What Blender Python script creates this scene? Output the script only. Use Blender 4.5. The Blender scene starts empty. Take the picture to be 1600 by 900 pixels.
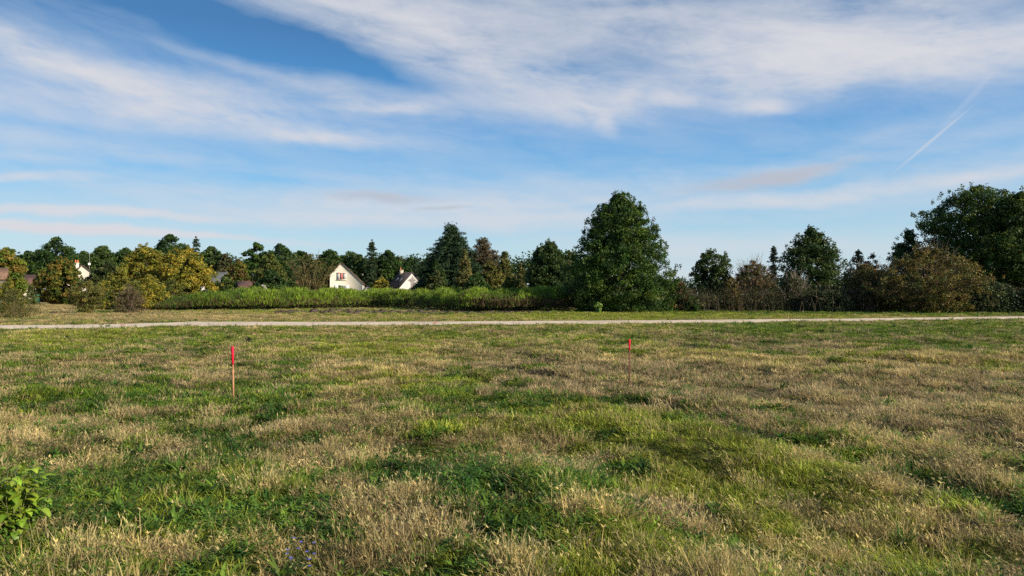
import bpy, math, random
import numpy as np
R = math.radians
rng = np.random.default_rng(7)
random.seed(7)
S = bpy.context.scene
COL = S.collection
F = 1142.0          # focal length in photo pixels (1600 wide)
CX, HY = 800.0, 460.0
EYE = 1.6
SUN_AZ = R(118)     # clockwise from +Y
SUN_EL = R(24)

# ------------------------------------------------------------------ noise
def _hash(ix, iy, seed):
    n = (ix.astype(np.int64) * 374761393 + iy.astype(np.int64) * 668265263 + seed * 1274126177) & 0x7fffffff
    n = ((n ^ (n >> 13)) * 1274126177) & 0x7fffffff
    n = n ^ (n >> 16)
    return (n & 0xffffff) / float(0xffffff)
def vnoise(x, y, seed=0):
    x = np.asarray(x, float); y = np.asarray(y, float)
    ix = np.floor(x); iy = np.floor(y); fx = x - ix; fy = y - iy
    fx = fx*fx*(3-2*fx); fy = fy*fy*(3-2*fy)
    a = _hash(ix, iy, seed); b = _hash(ix+1, iy, seed); c = _hash(ix, iy+1, seed); d = _hash(ix+1, iy+1, seed)
    return (a*(1-fx)+b*fx)*(1-fy)+(c*(1-fx)+d*fx)*fy
def fbm(x, y, seed=0, o=4):
    s = 0; a = .5; t = 0
    for i in range(o):
        s = s + a*vnoise(x, y, seed+i*17); t += a; a *= .5; x = x*2.03+3.1; y = y*2.03+7.7
    return s/t
def sstep(a, b, x):
    t = np.clip((np.asarray(x, float)-a)/(b-a), 0, 1); return t*t*(3-2*t)

# ------------------------------------------------------------------ terrain
def px_of(x, y):
    yy = np.maximum(y, .5)
    return CX+F*x/yy, HY+F*EYE/yy
def ground_xy(px, py):
    d = EYE*F/(py-HY); return (px-CX)/F*d, d
# gravel path: (photo x, near edge y, far edge y)
PATH = [(-500,517,512),(-120,515.5,509.5),(0,514.5,508.4),(110,514,507.8),(190,513.2,506.4),(250,511,504.6),(300,510.3,502.8),(450,510.2,503),(600,509.6,503),(760,508.6,502.2),(880,507.2,501.4),(1000,505.8,500.8),(1180,504,499.2),(1300,502.6,498.2),(1450,500.2,496.2),(1600,498.4,494.4),(1750,496.8,493.2),(2100,494.5,491.5)]
def path_bounds(x, y):
    px, _ = px_of(x, y)
    a = np.array(PATH)
    near = np.interp(px, a[:,0], a[:,1]); far = np.interp(px, a[:,0], a[:,2])
    return EYE*F/(near-HY), EYE*F/(far-HY)
def bands(x, y):
    u_ = (x*.92+y*.40); v_ = (-x*.40+y*.92)
    w_ = sstep(-2.5, 1.5, x-(7-y)*.15)*(1-sstep(20, 32, y))
    return (fbm(u_/.85, v_/5.5, 71, 3)-.5)*2*w_
def track(x, y):
    yy = [2, 5.4, 10, 14, 20, 30]; xx = [4.6, 3.8, 2.2, -1.0, -5.3, -12]
    c = np.interp(y, yy, xx)+(fbm(y/2.5, y*0+1, 88, 2)-.5)*.5
    f = (1-sstep(20, 28, y))*sstep(1, 3, y)
    return (np.exp(-((x-c)/.24)**2)+np.exp(-((x-c-1.75)/.24)**2))*f*(.5+.9*fbm(x/.9, y/.9, 89, 2))
def H(x, y):
    x = np.asarray(x, float); y = np.asarray(y, float)
    pn, pf = path_bounds(x, np.maximum(y, 20.))
    away = np.clip(np.minimum(np.abs(y-pn), np.abs(y-pf))/3.0, 0, 1)*np.where((y > pn) & (y < pf), 0, 1)
    h = (fbm(x/1.5, y/1.5, 3, 4)-.5)*.20 + (fbm((x+y*.55)/2.6, (y-x*.3)/4.5, 9, 3)-.5)*.30
    h = h+bands(x, y)*.13-track(x, y)*.07
    h = h*away*np.where(y > 45, np.clip(1-(y-45)/60, .25, 1), 1)
    px, py = px_of(x, y)
    # shallow ditch in the right half
    yd = 24.0+.6*np.sin(x*.35)
    w = sstep(3.5, 7, x)*(1-sstep(16, 24, x))
    h = h-.24*w*np.exp(-((y-yd)/1.1)**2)*(y > 5)
    return h-.0*x
# art-directed zones: (photo x, y, radius x, radius y, green, soil/dark, yellow)
ZB = [
 (200,520,260,14,.35,0,.1),(60,560,130,25,.35,0,0),(330,548,70,9,.25,.1,0),(520,553,150,10,.35,0,.9),(590,545,60,8,.2,0,.6),
 (460,605,60,16,.5,.25,-.3),(720,600,130,13,.55,0,.9),(860,645,160,18,.7,.05,.4),(960,660,110,15,.3,0,.3),(1050,640,60,8,.2,.2,0),
 (1350,520,330,14,.55,.05,-.5),(1500,545,150,10,.4,.1,-.5),(1230,538,180,8,.1,.55,-.4),(1450,563,220,9,-.6,0,0),
 (1280,570,60,4,.2,0,.6),(1430,573,120,5,.3,0,.5),
 (1180,612,330,36,-.75,.04,-.3),(1000,585,300,18,-.4,0,-.2),(1500,610,200,40,-.5,.0,-.3),(900,575,200,22,-.35,.05,-.2),(1450,640,200,40,-.35,.05,-.3),(1100,560,250,14,-.2,0,.1),
 (520,600,90,30,-.35,0,.1),(480,720,90,28,-.7,0,0),(460,660,60,25,-.35,0,0),(300,800,220,60,.5,.03,.1),(370,740,40,20,.5,0,.4),(120,780,160,60,.3,.1,.0),
 (610,738,90,14,.55,.3,-.4),(640,820,90,35,-.75,0,0),(560,860,120,50,.0,.05,0),(760,790,60,22,.2,.25,-.3),(860,880,60,30,.45,.15,-.2),(1000,770,130,20,.5,.05,.4),
 (820,690,120,12,-.2,0,.3),(760,665,140,10,.4,0,.8),(980,700,150,13,.5,0,1),(1120,760,130,20,.5,0,1),(1280,830,150,26,.5,0,1),(1420,870,120,26,.5,0,1),(910,800,60,30,-.4,0,0),(1050,860,120,30,.2,.08,0),(1150,730,160,22,.45,0,.7),(1280,690,160,16,.3,.15,.2),
 (1380,740,180,22,-.35,.25,-.3),(1500,770,120,16,.1,.4,0),(1300,800,200,25,.25,0,.6),(1450,850,160,25,.4,.05,.6),(1580,880,80,20,.3,0,.3),(1100,800,120,16,-.4,0,.1),(1250,870,120,20,-.3,0,.1),
 (100,690,150,40,-.25,0,-.1),(60,640,100,20,-.1,.05,-.1),(200,640,160,30,.2,.12,-.4),(300,600,120,30,.1,.08,-.3),(170,600,120,20,-.1,.05,-.2),
 (1560,700,60,14,.1,.3,0),(1400,700,60,12,.15,.1,0),(30,690,60,20,-.3,0,0),
 (455,575,28,20,.5,.25,-.4),(430,620,40,26,.45,.25,-.4),(350,690,60,34,.35,.2,-.3),(250,770,70,40,.35,.15,-.3),
 # beyond the path
 (700,497,420,3,-.35,0,.3),(120,488,140,12,-.8,0,0),(330,497,120,5,-.6,.0,.1),(160,487,30,4,1.1,0,-.2),(450,488,200,4,.2,.12,.3),(600,487,110,2.5,-.1,.75,0),(780,489,120,2,-.1,.7,0),(700,492,60,1.6,0,.7,0),(380,493,60,1.6,0,.5,0),
 (950,492,320,5,.8,0,.5),(1000,497,320,3,.3,0,.9),(1250,489,300,3,.2,.5,-.4),(1500,491,200,3,.5,.2,-.3),(100,474,140,4,-.5,.15,0),
]
def zones(x, y):
    px, py = px_of(x, y)
    wx = (fbm(x/1.1+5, y/1.1, 21, 3)-.5); wy = (fbm(x/1.1, y/1.1+9, 22, 3)-.5)
    sc = np.clip((py-HY)/250, .05, 1)
    px = px+wx*130*sc; py2 = py+wy*60*sc
    g = .50+(fbm(x/2.2, y/2.2, 31, 4)-.5)*1.2+(fbm(x/.33, y/.33, 33, 3)-.5)*2.3+(fbm(x/9, y/9, 32, 2)-.5)*.5
    s = (fbm(x/.45, y/.45, 35, 3)-.5)*1.9-.12
    yl = .5+(fbm(x/3, y/3, 36, 3)-.5)*1.2
    front = (y > 1.5)
    tk = track(x, y); s = s+tk*.35; yl = yl-tk*.3; g = g+tk*.15
    bd = bands(x, y); g = g+bd*.35; yl = yl+bd*.9+sstep(-1, 2, x)*.1; s = s+np.clip(-bd-.15, 0, 1)*.9
    for (a, b, ra, rb, dg, ds, dy) in ZB:
        e = np.exp(-(((px-a)/ra)**2+((py2-b)/rb)**2))*front
        g = g+e*dg*np.where(y > 32, 1.5, .92); s = s+e*ds; yl = yl+e*dy
    return np.clip(g, 0, 1), np.clip(s, 0, 1), np.clip(yl, 0, 1)

# ------------------------------------------------------------------ helpers
class MB:
    def __init__(s): s.V=[]; s.Q=[]; s.T=[]; s.C=[]; s.n=0
    def add(s, V, Q=None, T=None, C=None):
        V = np.asarray(V, float).reshape(-1, 3)
        if Q is not None and len(Q): s.Q.append(np.asarray(Q, np.int64).reshape(-1, 4)+s.n)
        if T is not None and len(T): s.T.append(np.asarray(T, np.int64).reshape(-1, 3)+s.n)
        if C is None: C = np.ones((len(V), 3))
        C = np.asarray(C, float)
        if C.ndim == 1: C = np.tile(C, (len(V), 1))
        s.C.append(C); s.V.append(V); s.n += len(V)
    def box(s, cx, cy, cz, sx, sy, sz, rz=0, C=None):
        v = np.array([[a, b, c] for c in (-.5, .5) for a, b in ((-.5,-.5),(.5,-.5),(.5,.5),(-.5,.5))])*[sx, sy, sz]
        c_, s_ = math.cos(rz), math.sin(rz)
        v = np.stack([v[:,0]*c_-v[:,1]*s_+cx, v[:,0]*s_+v[:,1]*c_+cy, v[:,2]+cz], 1)
        s.add(v, [[0,3,2,1],[4,5,6,7],[0,1,5,4],[1,2,6,5],[2,3,7,6],[3,0,4,7]], C=C)
    def tube(s, P, r, n=5, C=None, cap=False):
        P = np.asarray(P, float); r = np.broadcast_to(np.asarray(r, float), (len(P),))
        d = np.gradient(P, axis=0); d /= np.linalg.norm(d, axis=1)[:, None]+1e-9
        up = np.array([0, 0, 1.]) if abs(d[0][2]) < .9 else np.array([1., 0, 0])
        a = np.cross(d, up); a /= np.linalg.norm(a, axis=1)[:, None]+1e-9
        b = np.cross(d, a)
        th = np.arange(n)*2*math.pi/n
        V = (P[:, None]+r[:, None, None]*(a[:, None]*np.cos(th)[None, :, None]+b[:, None]*np.sin(th)[None, :, None])).reshape(-1, 3)
        Q = [[i*n+j, i*n+(j+1) % n, (i+1)*n+(j+1) % n, (i+1)*n+j] for i in range(len(P)-1) for j in range(n)]
        T = []
        if cap:
            m = len(V); V = np.vstack([V, P[-1:], P[:1]]); L = (len(P)-1)*n
            T = [[L+j, L+(j+1) % n, m] for j in range(n)]+[[(j+1) % n, j, m+1] for j in range(n)]
        s.add(V, Q, T, C)
    def build(s, name, m, parent=None, smooth=False, link=True):
        V = np.vstack(s.V); C = np.vstack(s.C)
        me = bpy.data.meshes.new(name)
        Q = np.vstack(s.Q) if s.Q else np.zeros((0, 4), int); T = np.vstack(s.T) if s.T else np.zeros((0, 3), int)
        me.vertices.add(len(V)); me.vertices.foreach_set('co', V.astype(np.float32).ravel())
        idx = np.concatenate([Q.ravel(), T.ravel()]).astype(np.int32)
        me.loops.add(len(idx)); me.loops.foreach_set('vertex_index', idx)
        ls = np.concatenate([np.arange(len(Q))*4, len(Q)*4+np.arange(len(T))*3]).astype(np.int32)
        me.polygons.add(len(ls)); me.polygons.foreach_set('loop_start', ls)
        me.update(calc_edges=True)
        at = me.attributes.new('col', 'FLOAT_COLOR', 'POINT')
        at.data.foreach_set('color', np.hstack([C, np.ones((len(C), 1))]).astype(np.float32).ravel())
        if smooth: me.polygons.foreach_set('use_smooth', np.ones(len(ls), bool))
        me.materials.append(m)
        o = bpy.data.objects.new(name, me)
        if link: COL.objects.link(o)
        if parent is not None: o.parent = parent
        return o
def empty(name, label, cat, loc=(0, 0, 0), rz=0, group=None):
    o = bpy.data.objects.new(name, None); COL.objects.link(o)
    o.location = loc; o.rotation_euler = (0, 0, rz); o.empty_display_size = .3
    o['label'] = label; o['category'] = cat
    if group: o['group'] = group
    return o
def tag(o, label=None, cat=None, kind=None, group=None):
    if label: o['label'] = label
    if cat: o['category'] = cat
    if kind: o['kind'] = kind
    if group: o['group'] = group
    return o

# ------------------------------------------------------------------ materials
def mat(name):
    m = bpy.data.materials.new(name); m.use_nodes = True; nt = m.node_tree
    for n in list(nt.nodes): nt.nodes.remove(n)
    out = nt.nodes.new('ShaderNodeOutputMaterial')
    return m, nt, out
def N(nt, t, **k):
    n = nt.nodes.new(t)
    for a, b in k.items(): setattr(n, a, b)
    return n
def leaf_mat(name, trans=.3, rough=.55, spec=.25, inst=False, sat=1.0):
    m, nt, out = mat(name)
    at = N(nt, 'ShaderNodeAttribute', attribute_name='col')
    c = at.outputs['Color']
    if inst:
        a2 = N(nt, 'ShaderNodeAttribute', attribute_name='tcol', attribute_type='INSTANCER')
        mx = N(nt, 'ShaderNodeMix', data_type='RGBA', blend_type='MULTIPLY'); mx.inputs[0].default_value = 1
        nt.links.new(c, mx.inputs[6]); nt.links.new(a2.outputs['Color'], mx.inputs[7]); c = mx.outputs[2]
    p = N(nt, 'ShaderNodeBsdfPrincipled'); p.inputs['Roughness'].default_value = rough; p.inputs['Specular IOR Level'].default_value = spec
    t = N(nt, 'ShaderNodeBsdfTranslucent'); mix = N(nt, 'ShaderNodeMixShader'); mix.inputs[0].default_value = trans
    nt.links.new(c, p.inputs['Base Color']); nt.links.new(c, t.inputs['Color'])
    nt.links.new(p.outputs[0], mix.inputs[1]); nt.links.new(t.outputs[0], mix.inputs[2]); nt.links.new(mix.outputs[0], out.inputs[0])
    return m
def solid_mat(name, col, rough=.8, var=.25, scale=3.0, attr=False, bump=0, spec=.2):
    m, nt, out = mat(name)
    p = N(nt, 'ShaderNodeBsdfPrincipled'); p.inputs['Roughness'].default_value = rough; p.inputs['Specular IOR Level'].default_value = spec
    g = N(nt, 'ShaderNodeNewGeometry')
    nz = N(nt, 'ShaderNodeTexNoise'); nz.inputs['Scale'].default_value = scale; nz.inputs['Detail'].default_value = 6
    nt.links.new(g.outputs['Position'], nz.inputs['Vector'])
    mr = N(nt, 'ShaderNodeMapRange'); mr.inputs[1].default_value = .3; mr.inputs[2].default_value = .7; mr.inputs[3].default_value = 1-var; mr.inputs[4].default_value = 1+var
    nt.links.new(nz.outputs[0], mr.inputs[0])
    mx = N(nt, 'ShaderNodeMix', data_type='RGBA', blend_type='MULTIPLY'); mx.inputs[0].default_value = 1
    mx.inputs[6].default_value = (*col, 1)
    if attr:
        at = N(nt, 'ShaderNodeAttribute', attribute_name='col'); nt.links.new(at.outputs['Color'], mx.inputs[6])
    nt.links.new(mr.outputs[0], mx.inputs[7]); nt.links.new(mx.outputs[2], p.inputs['Base Color'])
    if bump:
        b = N(nt, 'ShaderNodeBump'); b.inputs['Distance'].default_value = bump; nt.links.new(nz.outputs[0], b.inputs['Height']); nt.links.new(b.outputs[0], p.inputs['Normal'])
    nt.links.new(p.outputs[0], out.inputs[0])
    return m
def roof_mat(name, col):
    # tiles: courses along local z and staggered columns along local y
    m, nt, out = mat(name)
    p = N(nt, 'ShaderNodeBsdfPrincipled'); p.inputs['Roughness'].default_value = .85
    tc = N(nt, 'ShaderNodeTexCoord'); mp = N(nt, 'ShaderNodeMapping'); mp.inputs['Rotation'].default_value = (0, R(90), 0)
    sx = N(nt, 'ShaderNodeSeparateXYZ'); cb = N(nt, 'ShaderNodeCombineXYZ')
    nt.links.new(tc.outputs['Object'], sx.inputs[0]); nt.links.new(sx.outputs[1], cb.inputs[0]); nt.links.new(sx.outputs[2], cb.inputs[1])
    br = N(nt, 'ShaderNodeTexBrick'); br.inputs['Scale'].default_value = 4; br.inputs['Mortar Size'].default_value = .03
    br.inputs['Color1'].default_value = (*[c*1.2 for c in col], 1); br.inputs['Color2'].default_value = (*[c*.75 for c in col], 1); br.inputs['Mortar'].default_value = (*[c*.4 for c in col], 1)
    nt.links.new(cb.outputs[0], br.inputs['Vector'])
    nz = N(nt, 'ShaderNodeTexNoise'); nz.inputs['Scale'].default_value = .8; nz.inputs['Detail'].default_value = 5; nt.links.new(tc.outputs['Object'], nz.inputs['Vector'])
    mr = N(nt, 'ShaderNodeMapRange'); mr.inputs[1].default_value = .3; mr.inputs[2].default_value = .7; mr.inputs[3].default_value = .6; mr.inputs[4].default_value = 1.3; nt.links.new(nz.outputs[0], mr.inputs[0])
    mx = N(nt, 'ShaderNodeMix', data_type='RGBA', blend_type='MULTIPLY'); mx.inputs[0].default_value = 1
    nt.links.new(br.outputs[0], mx.inputs[6]); nt.links.new(mr.outputs[0], mx.inputs[7]); nt.links.new(mx.outputs[2], p.inputs['Base Color'])
    nt.links.new(p.outputs[0], out.inputs[0]); return m
M = {
 'leaf': leaf_mat('foliage'), 'grassi': leaf_mat('grass_blade', .35, .6, .2, True), 'gloss': leaf_mat('smooth_leaf', .35, .42, .4), 'needle': leaf_mat('needles', .12, .6, .15),
 'bark': solid_mat('bark', (.10, .08, .06), .9, .4, 6), 'twig': solid_mat('twig', (.20, .16, .12), .9, .3, 8, attr=True),
 'render': solid_mat('cream_render', (.56, .52, .47), .9, .08, .7), 'render2': solid_mat('grey_white_render', (.52, .50, .51), .9, .12, 1.2),
 'stone': solid_mat('stone', (.45, .40, .34), .9, .2, 3), 'roof_red': roof_mat('red_tiles', (.26, .11, .075)), 'roof_dark': roof_mat('dark_tiles', (.055, .045, .05)),
 'roof_brown': roof_mat('brown_tiles', (.13, .09, .07)), 'roof_orange': roof_mat('orange_tiles', (.22, .13, .09)), 'roof_purple': roof_mat('plum_tiles', (.15, .075, .065)), 'roof_slate': roof_mat('slate', (.12, .13, .15)),
 'white': solid_mat('white_paint', (.75, .75, .74), .6, .05), 'glass': solid_mat('window_glass', (.04, .05, .06), .1, .1, 1, spec=.6), 'pink': solid_mat('pink_blind', (.45, .16, .13), .8, .1),
 'shutter': solid_mat('grey_shutter', (.42, .40, .42), .7, .1), 'pot': solid_mat('terracotta', (.5, .16, .07), .8, .15), 'metal': solid_mat('grey_metal', (.3, .3, .31), .4, .1), 'stain': solid_mat('grey_stain', (.22, .20, .21), .9, .3, 2),
 'redpaint': solid_mat('fluorescent_red_paint', (.80, .014, .055), .7, .3, 60), 'dark_wood': solid_mat('weathered_wood', (.16, .07, .05), .85, .3, 25), 'wood': solid_mat('raw_wood', (.42, .22, .12), .8, .25, 25), 'wire': solid_mat('rusty_wire', (.10, .03, .02), .7, .2, 40),
 'litter': solid_mat('white_paper', (.75, .75, .72), .7, .05, 30), 'green_paint': solid_mat('green_paint', (.03, .12, .09), .6, .1),
}

# ------------------------------------------------------------------ ground
def ground_material():
    m, nt, out = mat('meadow_ground')
    p = N(nt, 'ShaderNodeBsdfPrincipled'); p.inputs['Roughness'].default_value = .95; p.inputs['Specular IOR Level'].default_value = .1
    at = N(nt, 'ShaderNodeAttribute', attribute_name='col')
    g = N(nt, 'ShaderNodeNewGeometry')
    def nz(sc, det, st=(1, 1, 1)):
        mp = N(nt, 'ShaderNodeMapping'); mp.inputs['Scale'].default_value = st; nt.links.new(g.outputs['Position'], mp.inputs[0])
        n = N(nt, 'ShaderNodeTexNoise'); n.inputs['Scale'].default_value = sc; n.inputs['Detail'].default_value = det; n.inputs['Roughness'].default_value = .65
        nt.links.new(mp.outputs[0], n.inputs['Vector']); return n.outputs[0]
    a, b = nz(9, 8), nz(1.3, 6, (1, .7, 1))
    def mr(x, lo, hi, f0=.3, f1=.7):
        n = N(nt, 'ShaderNodeMapRange'); n.inputs[1].default_value = f0; n.inputs[2].default_value = f1; n.inputs[3].default_value = lo; n.inputs[4].default_value = hi; nt.links.new(x, n.inputs[0]); return n.outputs[0]
    mu = N(nt, 'ShaderNodeMath', operation='MULTIPLY'); nt.links.new(mr(a, .55, 1.4), mu.inputs[0]); nt.links.new(mr(b, .7, 1.3), mu.inputs[1])
    mx = N(nt, 'ShaderNodeMix', data_type='RGBA', blend_type='MULTIPLY'); mx.inputs[0].default_value = 1
    nt.links.new(at.outputs['Color'], mx.inputs[6]); nt.links.new(mu.outputs[0], mx.inputs[7]); nt.links.new(mx.outputs[2], p.inputs['Base Color'])
    bp = N(nt, 'ShaderNodeBump'); bp.inputs['Distance'].default_value = .06; bp.inputs['Strength'].default_value = .8; nt.links.new(a, bp.inputs['Height']); nt.links.new(bp.outputs[0], p.inputs['Normal'])
    nt.links.new(p.outputs[0], out.inputs[0]); return m
def lerp(a, b, t): t = np.asarray(t)[..., None]; return a*(1-t)+b*t
STRAW = np.array([.46, .365, .16]); MAUVE = np.array([.38, .30, .165]); GREEN = np.array([.095, .175, .018]); YGREEN = np.array([.28, .31, .042]); SOIL = np.array([.06, .048, .032])
def ground_cols(x, y):
    g, s, yl = zones(x, y)
    dry = lerp(MAUVE, STRAW, np.clip(yl*.9+.15, 0, 1)); gr = lerp(GREEN, YGREEN, yl)
    c = lerp(dry, gr, sstep(.25, .75, g)); c = lerp(c, SOIL, np.clip(s*1.3, 0, 1))
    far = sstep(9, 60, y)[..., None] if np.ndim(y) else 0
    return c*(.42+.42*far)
n = 620
u = np.linspace(-1, 1, n)
gx = 6*np.sinh(u*6.2)/1.0; gx = gx*.9
gy = 6*np.sinh(u*6.2)*.9+7
X, Y = np.meshgrid(gx, gy)
Z = H(X, Y); Z = np.where((np.abs(X) > 150) | (Y > 200) | (Y < -100), 0, Z)
V = np.stack([X.ravel(), Y.ravel(), Z.ravel()], 1)
i = np.arange(n-1); I, J = np.meshgrid(i, i); b0 = (J*n+I).ravel()
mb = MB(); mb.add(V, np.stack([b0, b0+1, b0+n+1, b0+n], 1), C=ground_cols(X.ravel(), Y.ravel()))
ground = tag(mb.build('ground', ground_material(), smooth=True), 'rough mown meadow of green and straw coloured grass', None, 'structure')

# path
pm = solid_mat('pale_gravel', (.64, .52, .41), .95, .2, 1.4, attr=True, bump=.02)
mb = MB(); a = np.array(PATH); xs = np.interp(np.linspace(0, len(a)-1, 200), np.arange(len(a)), a[:, 0]); 
ne = np.interp(xs, a[:, 0], a[:, 1]); fe = np.interp(xs, a[:, 0], a[:, 2])
rows = []
for k, t in enumerate(np.linspace(0, 1, 7)):
    dn = EYE*F/(ne-HY); df = EYE*F/(fe-HY)
    dd = dn*(1-t)+df*t
    jit = (vnoise(xs/9, xs*0+k, 5)-.5)*.5 if k in (0, 6) else 0
    dd = dd+jit; xx = (xs-CX)/F*dd
    rows.append(np.stack([xx, dd, H(xx, dd)+.012+.03*math.sin(t*math.pi)], 1))
V = np.vstack(rows); m_ = len(xs)
pt = np.repeat(np.arange(7)/6., m_); pn_ = fbm(V[:, 0]/2.2, V[:, 1]/1.1, 66, 3)
pc = np.array([.64, .52, .41])[None]*(1-.22*(np.exp(-((pt-.28)/.1)**2)+np.exp(-((pt-.75)/.1)**2))*sstep(.35, .6, pn_))[:, None]
pc = lerp(pc, np.array([.26, .25, .10]), np.clip(sstep(.5, .75, pn_)*(np.exp(-((pt-.5)/.12)**2)*.45+(pt < .1)*.8+(pt > .9)*.8), 0, 1))
mb.add(V, [[r*m_+c, r*m_+c+1, (r+1)*m_+c+1, (r+1)*m_+c] for r in range(6) for c in range(m_-1)], C=pc)
tag(mb.build('path', pm, smooth=True), 'pale gravel path crossing the meadow', None, 'structure')

# ------------------------------------------------------------------ grass tufts
def blade(mb, bx, by, az, lean, L, w, curl, c0, c1, seg=3, bz=0):
    t = np.linspace(0, 1, seg+1)
    ang = lean+curl*t
    ds = L/seg
    rr = np.concatenate([[0], np.cumsum(np.sin(ang[:-1])*ds)]); zz = np.concatenate([[0], np.cumsum(np.cos(ang[:-1])*ds)])
    ca, sa = math.cos(az), math.sin(az)
    P = np.stack([bx+rr*ca, by+rr*sa, bz+zz], 1)
    ta = random.uniform(-.9, .9); side = np.array([-math.sin(az+ta), math.cos(az+ta), 0])
    ww = w*np.array([.8, 1, .75, 0])[:seg+1] if seg == 3 else w*np.linspace(1, 0, seg+1)
    V = np.vstack([P[:-1]-side*ww[:-1, None]/2, P[:-1]+side*ww[:-1, None]/2, P[-1:]])
    Q = [[k, seg+k, seg+k+1, k+1] for k in range(seg-1)]; T = [[seg-1, 2*seg-1, 2*seg]]
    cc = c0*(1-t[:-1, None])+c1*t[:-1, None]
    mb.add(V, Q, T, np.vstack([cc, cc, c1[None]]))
def tint(lo=.7, hi=1.3, hue=.12):
    b = random.uniform(lo, hi); return np.array([b*(1+random.uniform(-hue, hue)), b, b*(1+random.uniform(-hue, hue))])
def tuft_dry(nb, r, hmin, hmax, w, heads=True):
    mb = MB()
    for _ in range(nb):
        a = random.uniform(0, 6.28); q = r*math.sqrt(random.random()); az = a+random.gauss(0, 1)
        L = random.uniform(hmin, hmax); t = tint(.65, 1.3, .08)
        le = abs(random.gauss(.30, .32))
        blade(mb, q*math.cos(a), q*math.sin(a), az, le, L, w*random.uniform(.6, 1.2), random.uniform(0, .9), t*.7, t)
        if heads and random.random() < .16:
            zz = L*math.cos(le+.2); rr = L*math.sin(le+.2)
            bx, by = q*math.cos(a)+rr*math.cos(az), q*math.sin(a)+rr*math.sin(az)
            for k in range(3): blade(mb, bx, by, az+random.uniform(-2, 2), le+random.uniform(0, .6), random.uniform(.02, .04), w*1.5, .3, t*1.1, t*1.1, 3, zz*.85)
    for _ in range(nb//3):   # lying litter
        a = random.uniform(0, 6.28); q = r*random.random(); t = tint(.5, 1.1, .08)
        blade(mb, q*math.cos(a), q*math.sin(a), random.uniform(0, 6.28), random.uniform(1.1, 1.5), random.uniform(.05, .12), w, .2, t, t, 3, random.uniform(.005, .03))
    return mb
def tuft_green(nb, r, hmin, hmax, w):
    mb = MB()
    for _ in range(nb):
        a = random.uniform(0, 6.28); q = r*math.sqrt(random.random()); t = tint(.65, 1.35, .15)
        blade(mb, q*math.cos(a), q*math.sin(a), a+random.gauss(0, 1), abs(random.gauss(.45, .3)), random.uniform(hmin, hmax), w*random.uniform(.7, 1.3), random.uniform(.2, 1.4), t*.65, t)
    return mb
def leafshape(mb, base, az, el, L, W, droop, c, fold=.25):
    # pointed leaf: midrib and two edges, 4 stations
    t = np.array([0, .3, .65, 1.]); wd = np.array([.15, 1, .72, 0])*W/2
    e = el-droop*t; ds = L/3
    rr = np.concatenate([[0], np.cumsum(np.cos(e[:-1])*ds)]); zz = np.concatenate([[0], np.cumsum(np.sin(e[:-1])*ds)])
    ca, sa = math.cos(az), math.sin(az)
    P = np.stack([base[0]+rr*ca, base[1]+rr*sa, base[2]+zz], 1); side = np.array([-sa, ca, 0])
    up = np.array([0, 0, 1.])*fold
    Lf = P[:3]-side*wd[:3, None]+up*wd[:3, None]; Rt = P[:3]+side*wd[:3, None]+up*wd[:3, None]
    V = np.vstack([P, Lf, Rt])
    Q = [[0, 1, 5, 4], [1, 2, 6, 5], [0, 7, 8, 1], [1, 8, 9, 2]]; T = [[2, 3, 6], [2, 9, 3]]
    mb.add(V, Q, T, np.tile(c, (10, 1))*np.concatenate([[1.25]*4, [.95]*6])[:, None])
def tuft_weed(kind):
    mb = MB()
    if kind == 0:    # rosette of long leaves
        for k in range(random.randint(9, 15)):
            leafshape(mb, (random.gauss(0, .008), random.gauss(0, .008), .01), random.uniform(0, 6.28), random.uniform(.3, 1.2), random.uniform(.07, .15), random.uniform(.012, .023), random.uniform(.2, 1.3), tint(.7, 1.3, .12))
    elif kind == 1:  # low clover-like carpet
        for k in range(46):
            a = random.uniform(0, 6.28); q = .12*math.sqrt(random.random())
            leafshape(mb, (q*math.cos(a), q*math.sin(a), random.uniform(.015, .06)), random.uniform(0, 6.28), random.uniform(-.2, .6), random.uniform(.018, .035), random.uniform(.014, .024), .3, tint(.65, 1.4, .12))
    else:            # leafy upright weed
        for s_ in range(4):
            a = random.uniform(0, 6.28); l = random.uniform(.08, .2); le = random.uniform(.1, .5)
            for k in range(9):
                t = k/8; r_ = l*t*math.sin(le)
                leafshape(mb, (r_*math.cos(a)+random.gauss(0, .01), r_*math.sin(a)+random.gauss(0, .01), l*t*math.cos(le)), random.uniform(0, 6.28), random.uniform(.1, .9), random.uniform(.028, .048), random.uniform(.008, .014), .7, tint(.7, 1.35, .12))
    return mb
def make_src(name, builders):
    c = bpy.data.collections.new(name+'_kinds'); objs = []
    for k, b in enumerate(builders):
        o = b.build('%s_tuft_%02d' % (name, k), M['grassi'], link=False); c.objects.link(o); objs.append(o)
    return c
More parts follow.
